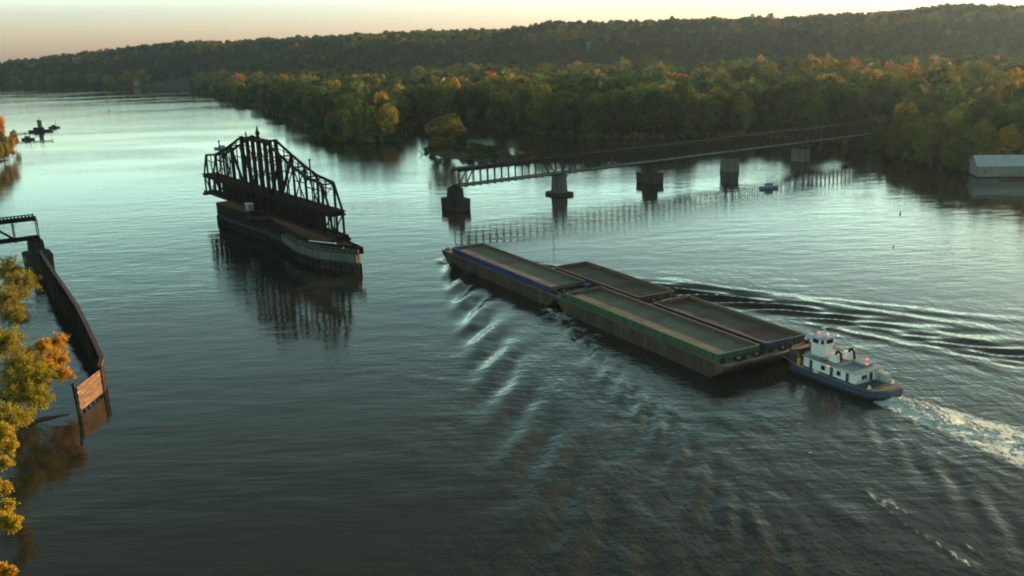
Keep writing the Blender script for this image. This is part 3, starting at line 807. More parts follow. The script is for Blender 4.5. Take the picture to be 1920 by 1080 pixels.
# ------------------------------------------------------------------ barges
def barge(a0, h0, h1, a1, b0, ca, label, floor, coam, coam_top=None, blue_left=False, zf=3.6, ribs=False, stern_col=None):
    """open hopper barge: raked hull a0..a1, hopper h0..h1 along the tow; b0 its port edge"""
    Wd, zd, zc, t = 10.55, 2.8, 4.15, 0.16
    o = tow(a0, b0); root = empty('hopper_barge', o, TOW_TH, label=label, cat='barge', group='barges of the tow')
    L = a1-a0; x0, x1 = h0-a0, h1-a0; y0, y1 = 0.75, Wd-0.75; rk = 3.4
    b = MB()
    prof = [(rk+2.5,-1.0),(rk,0.0),(0.25,zd-0.7),(0,zd-0.55),(0,zd-0.02),(L,zd-0.02),(L,zd-0.5),(L-0.2,zd-0.65),(L-rk,0.0),(L-rk-2,-1.0)]
    n = len(prof); b.add([(x,0,z) for x,z in prof]+[(x,Wd,z) for x,z in prof],
        [tuple(reversed(range(n))), tuple(range(n,2*n))]+[(k,(k+1)%n,(k+1)%n+n,k+n) for k in range(n) if k not in (4,)])
    hull = b.build('hull', M['hull_rust'], root)
    b = MB(); b.beam((0.2,-0.04,zd-0.25),(L-0.2,-0.04,zd-0.25),0.1,0.22); b.beam((rk,-0.04,1.15),(L-rk,-0.04,1.15),0.08,0.16)
    b.build('rub_rail', M['hull_rust'], hull)
    b = MB()                                          # deck ring round the hopper
    b.box(0,x0,0,Wd,zd,zd+0.06); b.box(x1,L,0,Wd,zd,zd+0.06); b.box(x0,x1,0,y0,zd,zd+0.06); b.box(x0,x1,y1,Wd,zd,zd+0.06)
    b.build('deck', M['deck_rust'], root)
    def coaming(m, segs, name='coaming'):
        b = MB()
        for s in segs:
            if s == 'left': b.box(x0,x1,y0,y0+t,zd+0.061,zc); 
            if s == 'right': b.box(x0,x1,y1-t,y1,zd+0.061,zc)
            if s == 'bow': b.box(x0,x0+t,y0+t,y1-t,zd+0.061,zc)
            if s == 'stern': b.box(x1-t,x1,y0+t,y1-t,zd+0.061,zc)
            if s == 'left_wrap': b.box(x1-1.7,x1,y0+t,y0+t+1.2,zd+0.061,zc) 
        # stiffening ribs and top flange
        if 'left' in segs:
            k = x0+0.6
            while k < x1-0.4: b.box(k-0.06,k+0.06,y0-0.2,y0-0.002,zd+0.062,zc-0.1); k += 1.15
            b.box(x0,x1,y0-0.22,y0+t+0.03,zc,zc+0.1)
        if 'right' in segs:
            k = x0+0.6
            while k < x1-0.4: b.box(k-0.06,k+0.06,y1+0.002,y1+0.2,zd+0.062,zc-0.1); k += 1.15
            b.box(x0,x1,y1-t-0.03,y1+0.22,zc,zc+0.1)
        if 'stern' in segs:
            k = y0+1.0
            while k < y1-0.5: b.box(x1+0.002,x1+0.2,k-0.06,k+0.06,zd+0.062,zc-0.1); k += 1.1
            b.box(x1-t-0.03,x1+0.22,y0+t+0.031,y1-t-0.031,zc,zc+0.1)
        if 'bow' in segs:
            b.box(x0-0.22,x0+t+0.03,y0+t+0.031,y1-t-0.031,zc,zc+0.1)
        return b.build(name, m, root)
    for m, segs in coam: coaming(m, segs)
    b = MB(); e = t+0.05
    b.box(x0+e,x1-e,y0+t+0.002,y0+e,zf-0.3,zc-0.05); b.box(x0+e,x1-e,y1-e,y1-t-0.002,zf-0.3,zc-0.05)
    b.box(x0+t+0.002,x0+e,y0+e,y1-e,zf-0.3,zc-0.05); b.box(x1-e,x1-t-0.002,y0+e,y1-e,zf-0.3,zc-0.05)
    b.build('hopper_lining', M['hopper_wall'], root)
    # hopper bed, slightly uneven
    nx, ny = 60, 14; xs = np.linspace(x0+e+.01,x1-e-.01,nx); ys = np.linspace(y0+e+.01,y1-e-.01,ny)
    XX, YY = np.meshgrid(xs, ys); zz = zf+noise2(XX.ravel()*0.25+a0, YY.ravel()*0.35+b0, 61, 4)*0.07
    me = np_mesh('hopper_floor', np.stack([XX.ravel(), YY.ravel(), zz], 1), grid_faces(nx, ny), True); me.materials.append(floor)
    fl = bpy.data.objects.new('hopper_floor', me); COL.objects.link(fl); fl.parent = root
    # timberheads and cleats
    for (bx_, by_) in ((1.6,1.0),(1.6,Wd-1.0),(L-1.6,1.0),(L-1.6,Wd-1.0),(L-1.4,Wd/2)):
        b = MB()
        for dy in (-0.32, 0.32): b.lathe([(0.2,0),(0.2,0.55),(0.27,0.56),(0.27,0.66)], (bx_,by_+dy,zd+0.06), 10)
        b.box(bx_-0.3,bx_+0.3,by_-0.62,by_+0.62,zd+0.06,zd+0.14)
        b.build('bollard', M['steel_grey'], root)
    return root
C_ = M
barge(-5.2, 0, 51, 54.3, -0.75, None, 'lead barge on the near side with a bright blue coaming along its side', M['hopper_floor'],
      [(M['blue_paint'], ('left',)), (M['brown_paint'], ('right', 'bow'))])
barge(54.5, 57.3, 106.4, 108.8, -0.75, None, 'rear barge on the near side with green ribbed coaming along its side and stern', M['hopper_floor'],
      [(M['green_paint'], ('left', 'stern')), (M['brown_paint'], ('right', 'bow'))])
barge(31.0, 34.9, 69.1, 71.5, 9.95, None, 'rusty brown barge on the far side, ahead of the barge touching the towboat', M['hopper_floor_dark'],
      [(M['brown_paint'], ('left', 'right', 'bow', 'stern'))], zf=3.4)
barge(71.7, 74.2, 106.4, 108.8, 9.95, None, 'rear barge on the far side with a dull navy stern coaming ahead of the towboat', M['hopper_floor_dark'],
      [(M['blue_faded'], ('left', 'stern')), (M['brown_paint'], ('right', 'bow'))], zf=3.5)
# hand winches and wires at the couplings
def winch(a, b, label):
    r = empty('deck_winch', tow(a, b, 2.87), TOW_TH, label=label, cat='winch', group='winches at the barge couplings')
    f = MB(); f.box(-.5,.5,-.4,-.34,0,.6); f.box(-.5,.5,.34,.4,0,.6); f.box(-.6,.6,-.45,.45,0,.08); f.build('frame', M['steel_grey'], r)
    MB().tube([(0,-.33,.38),(0,.33,.38)], .24, 10).build('drum', M['rail'], r)
    MB().tube([(0,.41,.38),(.25,.45,.75)], .04, 5).build('crank', M['red_paint'], r)
winch(52.6, 2.4, 'small deck winch on the stern of the blue barge'); winch(107.6, 3.2, 'deck winch on the stern left of the green barge'); winch(107.6, 7.2, 'deck winch on the stern right of the green barge')
winch(55.9, 6.0, 'small deck winch on the bow of the green barge'); winch(107.6, 13.2, 'deck winch by the near push knee, on the navy barge stern'); winch(70.2, 13.5, 'small deck winch on the stern of the rusty brown barge')
# small gear lying on the barges
def crate(name, a, b, z, s, m, label, cat):
    p = tow(a, b, z); r = empty(name, p, TOW_TH+0.2, label=label, cat=cat)
    MB().box(-s,s,-s*.7,s*.7,0,s*1.1).build('box', m, r, bevel=0.04); MB().box(-s*1.05,s*1.05,-s*.75,s*.75,s*1.1,s*1.3).build('lid', m, r)
crate('deck_locker', 52.2, 8.8, 2.87, 0.8, M['blue_paint'], 'small blue locker on the stern deck of the blue barge', 'locker')
for k, (a, b) in enumerate(((49.6, 1.9), )):
    p = tow(a, b, 2.72); r = empty('rope_coil', p, 0, label='pale coil of line in the aft corner of the blue barge hopper', cat='rope')
    MB().tube([(0.55*math.cos(t_), 0.55*math.sin(t_), 0.06+0.012*i) for i, t_ in enumerate(np.linspace(0, 6*math.pi, 40))], 0.09, 6).build('coil', M['rope'], r)

# ------------------------------------------------------------------ towboat
def towboat():
    root = empty('towboat', tow(110.5, 15.0), TOW_TH, label='small white and blue towboat pushing the barges from behind', cat='boat')
    zd = 1.45
    hull_o = [(0.6,-3.0),(13,-2.95),(16.2,-2.5),(17.6,-1.5),(18.3,0.5),(18.3,3.2),(17.0,4.2),(13,4.6),(0.6,4.6),(0,4.0),(0,-2.4)]
    ins = lambda P, d: [(x+(d if x < 3 else -d if x > 16 else 0), y+(d if y < 0 else -d)) for x, y in P]
    MB().prism(ins(hull_o, 0.5), -1.0, 0.55, hull_o).build('hull', M['tug_black'], root)
    MB().prism(hull_o, 0.56, zd).build('sheer_strake', M['tug_blue'], root)
    b = MB()
    for i in range(len(hull_o)-1):
        p, q = hull_o[i], hull_o[i+1]; b.beam((p[0],p[1],zd-0.12),(q[0],q[1],zd-0.12),0.22,0.2)
    b.build('rub_rail', M['tug_blue'], root)
    MB().prism(ins(hull_o, 0.25), zd+0.002, zd+0.05).build('deck', M['tug_deck'], root)
    MB().prism([(13.95,-2.4),(16.1,-2.15),(17.3,-1.3),(17.95,0.5),(17.95,3.1),(16.9,3.9),(13.95,4.2)], zd+0.052, zd+0.1).build('stern_deck', M['aft_deck'], root)
    # deckhouse
    x0, x1, y0, y1, zt = 2.7, 13.8, -2.3, 3.95, 3.45
    house = MB().box(x0,x1,y0,y1,zd+0.05,zt).build('deckhouse', M['white_paint'], root)
    b = MB(); b.box(x0-.03,x1+.03,y0-.03,y1+.03,zd+0.051,zd+0.32); b.build('base_stripe', M['tug_blue'], house)
    b = MB(); b.box(x0-.2,x1+.25,y0-.25,y1+.25,zt+.002,zt+.1); roof = b.build('house_roof', M['roof_blue'], house)
    def door(x, w=0.62): 
        d = MB().box(x-w/2,x+w/2,y0-.06,y0-.032,zd+.33,zd+1.75).build('door', M['door_brown'], house)
        MB().box(x+w/2-.14,x+w/2-.08,y0-.1,y0-.061,zd+1.0,zd+1.1).build('handle', M['rail'], d)
    def window(x, w=0.75):
        f = MB()
        for (a,c,e,g) in ((x-w/2-.07,x+w/2+.07,zd+1.5,zd+1.57),(x-w/2-.07,x+w/2+.07,zd+.75,zd+.82),(x-w/2-.07,x-w/2,zd+.82,zd+1.5),(x+w/2,x+w/2+.07,zd+.82,zd+1.5)): f.box(a,c,y0-.06,y0-.002,e,g)
        fr = f.build('window', M['rail'], house)
        MB().box(x-w/2,x+w/2,y0-.03,y0-.004,zd+.82,zd+1.5).build('pane', M['glass'], fr)
    door(4.35); window(7.0); door(8.8); window(10.3); door(12.1)
    # aft wall: window, open door, ladder
    f = MB().box(x1+.002,x1+.06,-1.05,0.15,zd+.85,zd+.92); f.box(x1+.002,x1+.06,-1.05,.15,zd+1.5,zd+1.57); f.box(x1+.002,x1+.06,-1.05,-.98,zd+.92,zd+1.5); f.box(x1+.002,x1+.06,.08,.15,zd+.92,zd+1.5); f.box(x1+.002,x1+.06,-.5,-.44,zd+.92,zd+1.5)
    fr = f.build('window', M['rail'], house); MB().box(x1+.003,x1+.03,-.98,.08,zd+.92,zd+1.5).build('pane', M['glass'], fr)
    MB().box(x1+.032,x1+.06,0.75,1.4,zd+.33,zd+1.75).build('door', M['steel_grey'], house)
    b = MB()
    for y_ in (1.75, 2.25): b.beam((x1+.75,y_,zd+.1),(x1+.12,y_,zt+.3),.07)
    for k in range(6): b.beam((x1+.75-.1*k,1.75,zd+.35+.31*k),(x1+.75-.1*k,2.25,zd+.35+.31*k),.05)
    b.build('ladder', M['rail'], house)
    MB().box(x1+.002,x1+1.6,2.6,3.9,zd+.1,zd+1.45).build('tank_housing', M['metal_roof'], root, bevel=.08)
    # pilothouse, eight sided, on a trunk
    def octo(cx, cy, a, b_, c): return [(cx-a+c,cy-b_),(cx+a-c,cy-b_),(cx+a,cy-b_+c),(cx+a,cy+b_-c),(cx+a-c,cy+b_),(cx-a+c,cy+b_),(cx-a,cy+b_-c),(cx-a,cy-b_+c)]
    px_, py_ = 3.75, 0.85
    ph = MB().prism(octo(px_,py_,1.5,1.7,.55), zt+.101, 6.75).build('pilothouse', M['white_paint'], root)
    O8 = octo(px_,py_,1.5,1.7,.55)
    for i in range(8):
        p, q = Vector((*O8[i],0)), Vector((*O8[(i+1)%8],0)); d = (q-p); ln = d.length; d.normalize(); n = Vector((d.y,-d.x,0))
        b = MB(); m_ = 0.14*ln+.05
        A_, B_ = p+d*m_+n*.012, q-d*m_+n*.012
        b.add([A_+Vector((0,0,5.75)),B_+Vector((0,0,5.75)),B_+Vector((0,0,6.5)),A_+Vector((0,0,6.5)),
               A_-n*.06+Vector((0,0,5.75)),B_-n*.06+Vector((0,0,5.75)),B_-n*.06+Vector((0,0,6.5)),A_-n*.06+Vector((0,0,6.5))],
              [(0,1,2,3),(7,6,5,4),(0,4,5,1),(1,5,6,2),(2,6,7,3),(3,7,4,0)])
        b.build('window', M['glass'], ph)
    rf = MB().prism(octo(px_,py_,1.9,2.1,.6), 6.752, 6.88, octo(px_,py_,1.8,2.0,.6)).build('pilothouse_roof', M['roof_violet'], root)
    b = MB(); b.tube([(px_-.2,py_+.4,6.88),(px_-.2,py_+.4,8.0)], .06, 6); b.box(px_-.28,px_-.12,py_-.35,py_+1.15,7.95,8.1); b.build('radar', M['white_paint'], rf)
    b = MB(); b.lathe([(.02,0),(.3,.05),(.34,.25),(.22,.48),(.03,.55)], (px_+.9,py_-.2,6.9), 12); b.build('dome', M['white_paint'], rf, smooth=True)
    for dy in (-1.0, 1.3):
        b = MB(); b.tube([(px_-.9,py_+dy,6.88),(px_-.9,py_+dy,7.2)], .05, 6); b.tube([(px_-1.1,py_+dy,7.3),(px_-.7,py_+dy,7.3)], [.2,.16], 10); b.build('searchlight', M['rail'], rf)
    b = MB(); b.tube([(px_+.5,py_+1.2,6.88),(px_+.5,py_+1.2,8.6)], [.035,.015], 5); b.tube([(px_+1.1,py_+.9,6.88),(px_+1.1,py_+.9,8.0)], [.035,.015], 5); b.build('antenna', M['rail'], rf)
    MB().lathe([(.1,0),(.12,.1),(.05,.2)], (px_-1.0,py_+.1,6.88), 8).build('masthead_lamp', M['red_lamp'], rf)
    # life ring
    ring = MB(); R_, r_ = .34, .09; rp = [(px_+1.62, py_+1.25+R_*math.cos(t_), 4.9+R_*math.sin(t_)) for t_ in np.linspace(0, 2*math.pi, 17)]
    ring.tube(rp, r_, 6).build('life_ring', M['red_paint'], root)
    # exhaust stacks: white casings with sooty bent pipes
    for (sx, sy) in ((7.6,-0.35),(7.9,2.35)):
        st = MB().prism(rect(sx,sy,1.7,1.15,.2), zt+.101, zt+1.35, rect(sx-.1,sy,1.3,1.0,.2)).build('exhaust_stack', M['white_paint'], root)
        MB().tube([(sx+.15,sy,zt+1.2),(sx+.3,sy,zt+1.75),(sx+.75,sy,zt+2.0),(sx+1.2,sy,zt+1.7),(sx+1.35,sy,zt+.4)], [.24,.25,.25,.24,.22], 10).build('exhaust_pipe', M['soot'], st, smooth=True)
    MB().box(9.4,12.4,1.4,3.2,zt+.101,zt+.5).build('engine_hatch', M['roof_blue'], root, bevel=.06)
    MB().box(5.9,6.9,-1.9,-1.1,zt+.101,zt+.32).build('roof_hatch', M['door_brown'], root)
    # stern mast with two red lamps
    mst = MB().tube([(13.3,.6,zt+.1),(13.3,.6,zt+2.0)], .05, 6).build('mast', M['rail'], root)
    for z in (zt+.95, zt+1.75):
        MB().lathe([(.06,0),(.17,.06),(.17,.24),(.06,.3)], (13.3,.6,z), 10).build('red_lamp', M['red_lamp'], mst)
    lampa = MB().lathe([(.05,0),(.14,.05),(.14,.18),(.05,.22)], (8.2,y0-.12,zd+1.75), 8).build('side_lamp', M['red_lamp'], house)
    # rails: foredeck roof and stern
    def rail(pts, hgt, name='guard_rail'):
        b = MB()
        for i in range(len(pts)-1):
            p, q = Vector(pts[i]), Vector(pts[i+1]); n = max(1, int((q-p).length/.9))
            for k in range(n+1):
                c = p.lerp(q,k/n); b.beam(c,c+Vector((0,0,hgt)),.045)
            for z in (.5*hgt,hgt): b.beam(p+Vector((0,0,z)),q+Vector((0,0,z)),.045)
        b.build(name, M['rail'], root)
    rail([(14.1,-2.1,zd+.1),(14.2,.6,zd+.1)], .75); rail([(15.5,4.0,zd+.1),(15.5,2.4,zd+.1)], .75)
    rail([(2.9,-2.2,zt+.1),(6.0,-2.2,zt+.1)], .7); rail([(2.9,-2.2,zt+.1),(2.9,3.7,zt+.1)], .7)
    # push knees
    for y_ in (-1.7, 3.0):
        b = MB(); b.box(-.75,.35,y_-.5,y_+.5,-.2,3.9); b.add([(.35,y_-.3,zd),(.35,y_+.3,zd),(2.0,y_+.3,zd),(2.0,y_-.3,zd),(.35,y_-.3,3.6),(.35,y_+.3,3.6)],[(0,1,2,3),(0,4,5,1),(1,5,2),(0,3,4),(3,2,5,4)])
        for k in range(5): b.box(-.79,-.751,y_-.4,y_+.4,.3+k*.75,.5+k*.75)
        b.build('push_knee', M['door_brown'], root)
    MB().box(1.5,1.9,-2.6,-2.4,zd+.05,zd+1.3).build('yellow_post', M['yellow_paint'], root)
    for (bx_,by_) in ((15.8,-1.5),(16.0,3.5),(1.6,1.0)):
        b = MB(); b.lathe([(.14,0),(.14,.4),(.2,.42),(.2,.5)], (bx_,by_,zd+.1), 8); b.box(bx_-.2,bx_+.2,by_-.4,by_+.4,zd+.1,zd+.18); b.build('bollard', M['white_paint'], root)
    b = MB()
    for k in range(3):
        b.tube([(16.9+.15*k,-1.95+.28*k,zd+.1),(16.9+.15*k,-1.95+.28*k,zd+.2)],.1,6)
    b.build('fairlead', M['rail'], root)
    MB().box(5.4,6.3,-2.9,-2.45,zd+.05,zd+.45).build('deck_box', M['white_paint'], root, bevel=.03)
towboat()
# lashing wires between barges and towboat
for k, (p, q_) in enumerate((((107.2,12.0,3.1),(111.5,12.4,1.7)),((107.2,18.0,3.1),(111.5,19.0,1.7)))):
    a_, b_ = tow(*p), tow(*q_)
    w_ = MB().tube([a_, a_.lerp(b_,.5)-Vector((0,0,.15)), b_], .05, 5).build('lashing_wire', M['rope'])
    tag(w_, ['tan lashing wire from the near push knee side to the barge stern', 'tan lashing wire on the far side of the towboat bow'][k], 'cable', 'wires lashing the towboat to the barges')

# ------------------------------------------------------------------ small craft, buoys, docks
def motorboat(p, heading, L, label, m_hull):
    root = empty('motorboat', p, heading, label=label, cat='boat')
    hw = L*0.17
    o = [(-L/2,-hw),(L*.15,-hw),(L*.38,-hw*.6),(L/2,0),(L*.38,hw*.6),(L*.15,hw),(-L/2,hw)]
    MB().prism([(x*.92,y*.75) for x,y in o], -.3, .95, o).build('hull', m_hull, root)
    MB().prism([(x*.94,y*.86) for x,y in o], .952, 1.02).build('deck', M['white_paint'], root)
    cb_ = MB().prism([(-L*.2,-hw*.7),(L*.1,-hw*.7),(L*.2,-hw*.35),(L*.2,hw*.35),(L*.1,hw*.7),(-L*.2,hw*.7)], 1.022, 2.0,
                     [(-L*.18,-hw*.6),(L*.04,-hw*.6),(L*.1,-hw*.3),(L*.1,hw*.3),(L*.04,hw*.6),(-L*.18,hw*.6)]).build('cabin', m_hull, root)
    MB().prism([(-L*.21,-hw*.68),(L*.07,-hw*.68),(L*.12,-hw*.3),(L*.12,hw*.3),(L*.07,hw*.68),(-L*.21,hw*.68)], 2.002, 2.12).build('roof', M['white_paint'], root)
    b = MB()
    for s in (-1,1): b.box(-L*.15,L*.03,s*hw*.67-.02,s*hw*.67+.02,1.4,1.8)
    b.build('window', M['glass'], root)
    return root
blue_hull = mat("slate_blue_hull", (0.1,0.15,0.22), (0.13,0.19,0.27), 0.5)
motorboat(at(1440,353), R(200), 8.0, 'small blue motorboat with a white top crossing below the approach bridge', blue_hull)
motorboat(at(415,279), R(165), 10.5, 'slate blue motorboat trailing a wake behind the swing bridge', blue_hull)

def buoy(p, h, m, label):
    root = empty('channel_buoy', p, 0, label=label, cat='buoy')
    MB().lathe([(h*.3,-.4),(h*.32,.25),(h*.3,.4),(h*.2,.45),(h*.2,h*.9),(h*.05,h)], n=14).build('float', m, root)
    MB().tube([(0,0,h),(0,0,h*1.18)], h*.06, 6).build('top_mark', m, root)
buoy(at(1688,401), .75, M['tug_black'], 'black buoy on the bright water below the boathouse')
buoy(at(1675,463), 0.4, M['tug_black'], 'small dark buoy alone on the bright water above the wake lines')
buoy(at(461,253), 2.4, M['tug_black'], 'dark buoy seen just beside the mast of the swing bridge')
buoy(at(205,208), 1.8, M['tug_black'], 'tiny buoy far out on the upper river')

def boathouse():
    p = at(1832,333); root = empty('boathouse', p, R(-12), label='long grey boathouse with a pale metal roof on the wooded bank', cat='boathouse')
    L, W = 30, 12
    MB().box(-.6,L+.6,-.8,W+.8,-.4,.35).build('float', M['timber_deck'], root)
    b = MB(); b.add([(0,0,.36),(L,0,.36),(L,W,.36),(0,W,.36),(0,0,4.6),(L,0,4.6),(L,W,4.6),(0,W,4.6),(0,W/2,7.8),(L,W/2,7.8)],
        [(0,1,5,4),(2,3,7,6),(1,2,6,9,5),(3,0,4,8,7)]); b.build('wall', M['metal_wall'], root)
    b = MB(); e = .5
    for s in (0, 1):
        ya, yb = (-e, W/2) if s == 0 else (W+e, W/2); za, zb = 4.6-.533*e, 7.8
        b.add([(-e,ya,za+.03),(L+e,ya,za+.03),(L+e,yb,zb+.03),(-e,yb,zb+.03),(-e,ya,za+.15),(L+e,ya,za+.15),(L+e,yb,zb+.15),(-e,yb,zb+.15)],
              [(3,2,1,0),(4,5,6,7),(0,1,5,4),(2,3,7,6),(3,0,4,7),(1,2,6,5)])
    for k in range(14): b.beam((k*2+.3,-e,4.47),(k*2+.3,W/2,7.96),.08,.08)
    b.build('roof', M['metal_roof'], root)
    for x_ in (6, 15):
        MB().box(x_-1.4,x_+1.4,-.05,-.002,.4,3.2).build('door', M['metal_wall'], root)
    b = MB()
    for x_ in (2.6, 20): b.box(x_-.4,x_+.4,-.05,-.002,2.0,2.7)
    b.build('window', M['glass'], root)
boathouse()
def dock(p, rz, L, W, label, posts=4, group=None):
    root = empty('wooden_dock', p, rz, label=label, cat='dock', group=group)
    b = MB()
    k = 0
    while k < L: b.box(k,k+.42,0,W,.5,.6); k += .46
    b.build('deck_boards', M['timber_deck'], root)
    b = MB()
    for k in range(posts):
        for y_ in (.1, W-.1): b.tube([(L*k/(posts-1),y_,-1.4),(L*k/(posts-1),y_,1.5)], .14, 7)
    build_each(b, 'post', M['bark'], root)
    b = MB(); b.beam((0,.15,.4),(L,.15,.4),.12,.18); b.beam((0,W-.15,.4),(L,W-.15,.4),.12,.18); b.build('stringer', M['timber_deck'], root)
dock(at(1806,313), R(-20), 6, 2, 'short wooden dock with tall posts at the left end of the boathouse', 3)
dock(at(1880,337), R(-8), 14, 2.2, 'low dock along the water in front of the boathouse', 5)
dock(at(30,268), R(12), 24, 3, 'lower dark dock reaching out from the left bank trees', 5, 'docks by the left bank trees')
dock(at(30,252), R(20), 26, 3, 'upper dark dock beside the work boat', 5, 'docks by the left bank trees')
def workboat(p, rz):
    root = empty('work_boat', p, rz, label='work boat with a tall pilothouse tower moored at the left bank docks', cat='boat')
    o = [(-9,-2.6),(6,-2.6),(9,-1.2),(9.6,0),(9,1.2),(6,2.6),(-9,2.6)]
    MB().prism([(x*.95,y*.85) for x,y in o], -.5, 1.6, o).build('hull', M['tug_black'], root)
    MB().box(-5,3,-1.8,1.8,1.62,3.6).build('cabin', M['steel_grey'], root)
    tw = MB().box(-1.5,1.8,-1.5,1.5,3.62,9.5).build('tower', M['lit_chord'], root)
    MB().box(-1.55,1.85,-1.55,1.55,8.0,9.0).build('window', M['glass'], tw)
    MB().tube([(0,0,9.5),(0,0,12.5)], .12, 6).build('mast', M['steel'], root)
    MB().tube([(7.5,0,1.6),(7.5,0,6)], .12, 6).build('jackstaff', M['steel'], root)
workboat(at(76,247), R(25))
def punt(p, rz, label):
    root = empty('small_boat', p, rz, label=label, cat='boat')
    o = [(-4.5,-1.5),(3,-1.5),(4.8,0),(3,1.5),(-4.5,1.5)]
    MB().prism([(x*.93,y*.8) for x,y in o], -.3, 1.3, o).build('hull', M['tug_black'], root)
    MB().box(-2,1,-1,1,1.31,2.6).build('cabin', M['steel_grey'], root)
    MB().tube([(1.6,0,1.3),(1.6,0,6.5)], .16, 6).build('mast', M['steel'], root)
punt(at(102,240), R(15), 'small dark boat with a stubby mast anchored off the left bank docks')
punt(at(53,262), R(5), 'low dark boat lying between the two left bank docks')

# ------------------------------------------------------------------ houses and water tower on the bluff
def hill_point(u, v):
    d = pixray(u, v); d = d/d.y
    for yy in np.arange(900, 3000, 6):
        P = Vector((d.x*yy, yy, CAMH+d.z*yy))
        zt = float(terrain(np.array([P.x]), np.array([P.y]))[0])
        if P.z <= zt+5: return Vector((P.x, P.y, zt))
    return None
HOUSES = []
def house(u, v, w, label, rz):
    p = hill_point(u, v)
    if p is None: return
    HOUSES.append(p)
    root = empty('house', (p.x, p.y, p.z), rz, label=label, cat='house', group='houses among the trees on the bluff')
    d, hh = w*.7, 7.5
    b = MB(); b.add([(-w/2,-d/2,-2),(w/2,-d/2,-2),(w/2,d/2,-2),(-w/2,d/2,-2),(-w/2,-d/2,hh),(w/2,-d/2,hh),(w/2,d/2,hh),(-w/2,d/2,hh),(-w/2,0,hh+3.5),(w/2,0,hh+3.5)],
        [(0,1,5,4),(2,3,7,6),(1,2,6,9,5),(3,0,4,8,7)]); b.build('wall', M['house_wall'], root)
    b = MB()
    for s in (-1, 1):
        b.add([(-w/2-.6,s*(d/2+.6),hh-.4),(w/2+.6,s*(d/2+.6),hh-.4),(w/2+.6,0,hh+3.62),(-w/2-.6,0,hh+3.62),(-w/2-.6,s*(d/2+.6),hh-.1),(w/2+.6,s*(d/2+.6),hh-.1),(w/2+.6,0,hh+3.95),(-w/2-.6,0,hh+3.95)],
              [(3,2,1,0),(4,5,6,7),(0,1,5,4),(2,3,7,6),(3,0,4,7),(1,2,6,5)])
    b.build('roof', M['house_roof'], root)
    for x_ in (-w*.28, w*.02, w*.3):
        MB().box(x_-.7,x_+.7,-d/2-.05,-d/2-.01,3.2,5.2).build('window', M['glass'], root)
house(1107,86,11,'small pale house beside an orange tree high on the bluff', .2)
house(1187,83,17,'wide pale house near the middle of the bluff top', -.1)
house(1790,68,17,'pale house among dark trees at the right of the bluff', .1)
house(1762,112,9,'small pale house low on the bluff at the right', .4)
house(1448,113,14,'low pale house showing behind the wood at the foot of the bluff', -.2)
house(258,159,12,'tiny pale house at the water foot of the far bluff', 0)
def water_tower():
    yy = 1850; d = pixray(1411, 40); d = d/d.y; P = Vector((d.x*yy, yy, 0)); z = float(terrain(np.array([P.x]), np.array([P.y]))[0])
    root = empty('water_tower', (P.x, P.y, z), 0, label='pale water tower poking above the treeline of the bluff', cat='water tower')
    MB().lathe([(1.5,0),(.9,2),(.9,12.5),(2.2,13.8),(4.2,14.8),(4.7,16.6),(4.2,18.5),(2.2,19.8),(.3,20.2)], n=20).build('tank', M['white_paint'], root, smooth=True)
water_tower()

# ------------------------------------------------------------------ trees
def lobes_for(seed, n, flat):
    r = np.random.default_rng(seed); L = [(0,0,0.66,0.26)]
    for k in range(n):
        a = 2*math.pi*(k+r.random()*.7)/n; rad = 0.12+0.16*r.random(); z = 0.42+0.38*r.random()
        L.append((rad*math.cos(a), rad*math.sin(a), z, 0.12+0.11*r.random()))
    for k in range(3): L.append((0.12*r.normal(), 0.12*r.normal(), 0.28+.1*r.random(), 0.16+.05*r.random()))
    L.append((.07*r.normal(), .07*r.normal(), .84, .14+.04*r.random()))
    return np.array(L)
def crown_arrays(seed, nleaf, size, nl=7, flat=1.0, wide=1.0):
    """leaf sprays on a cluster of lobes; unit tree height, base at z = 0"""
    r = np.random.default_rng(seed); L = lobes_for(seed+100, nl, flat)
    wgt = L[:,3]**2; idx = r.choice(len(L), nleaf*2, p=wgt/wgt.sum())
    d = r.normal(size=(nleaf*2,3)); d /= np.linalg.norm(d, axis=1)[:,None]
    # sprays gather into clumps on each lobe
    cl = r.normal(size=(len(L)*14,3)); cl /= np.linalg.norm(cl, axis=1)[:,None]
    k = idx*14+r.integers(0,14,nleaf*2); d = d*0.45+cl[k]*0.75; d /= np.linalg.norm(d, axis=1)[:,None]
    rad = L[idx,3]*(0.72+0.36*r.random(nleaf*2))
    P = L[idx,:3]+d*rad[:,None]
    keep = np.ones(len(P), bool)
    for j in range(len(L)):
        q = np.linalg.norm(P-L[j,:3], axis=1); keep &= ~((q < L[j,3]*0.62))
    keep &= P[:,2] > 0.07
    P, d = P[keep][:nleaf], d[keep][:nleaf]
    P = P*np.array([wide, wide, 1.0])
    o_ = (P-np.array([0,0,.5]))*np.array([1.6,1.6,1.0]); o_ /= np.linalg.norm(o_, axis=1)[:,None]
    n = d*0.75+o_*0.35+r.normal(size=P.shape)*0.28+np.array([0,0,.12]); n /= np.linalg.norm(n, axis=1)[:,None]
    t = np.cross(n, r.normal(size=P.shape)); t /= np.linalg.norm(t, axis=1)[:,None]; b = np.cross(n, t)
    s = size*(0.6+0.8*r.random(len(P)))[:,None]
    V = np.stack([P-t*s-b*s*.55, P+t*s*.1-b*s*.9, P+t*s+b*s*.5, P-t*s*.2+b*s*.95], 1).reshape(-1,3)
    return V, np.arange(len(V)).reshape(-1,4)
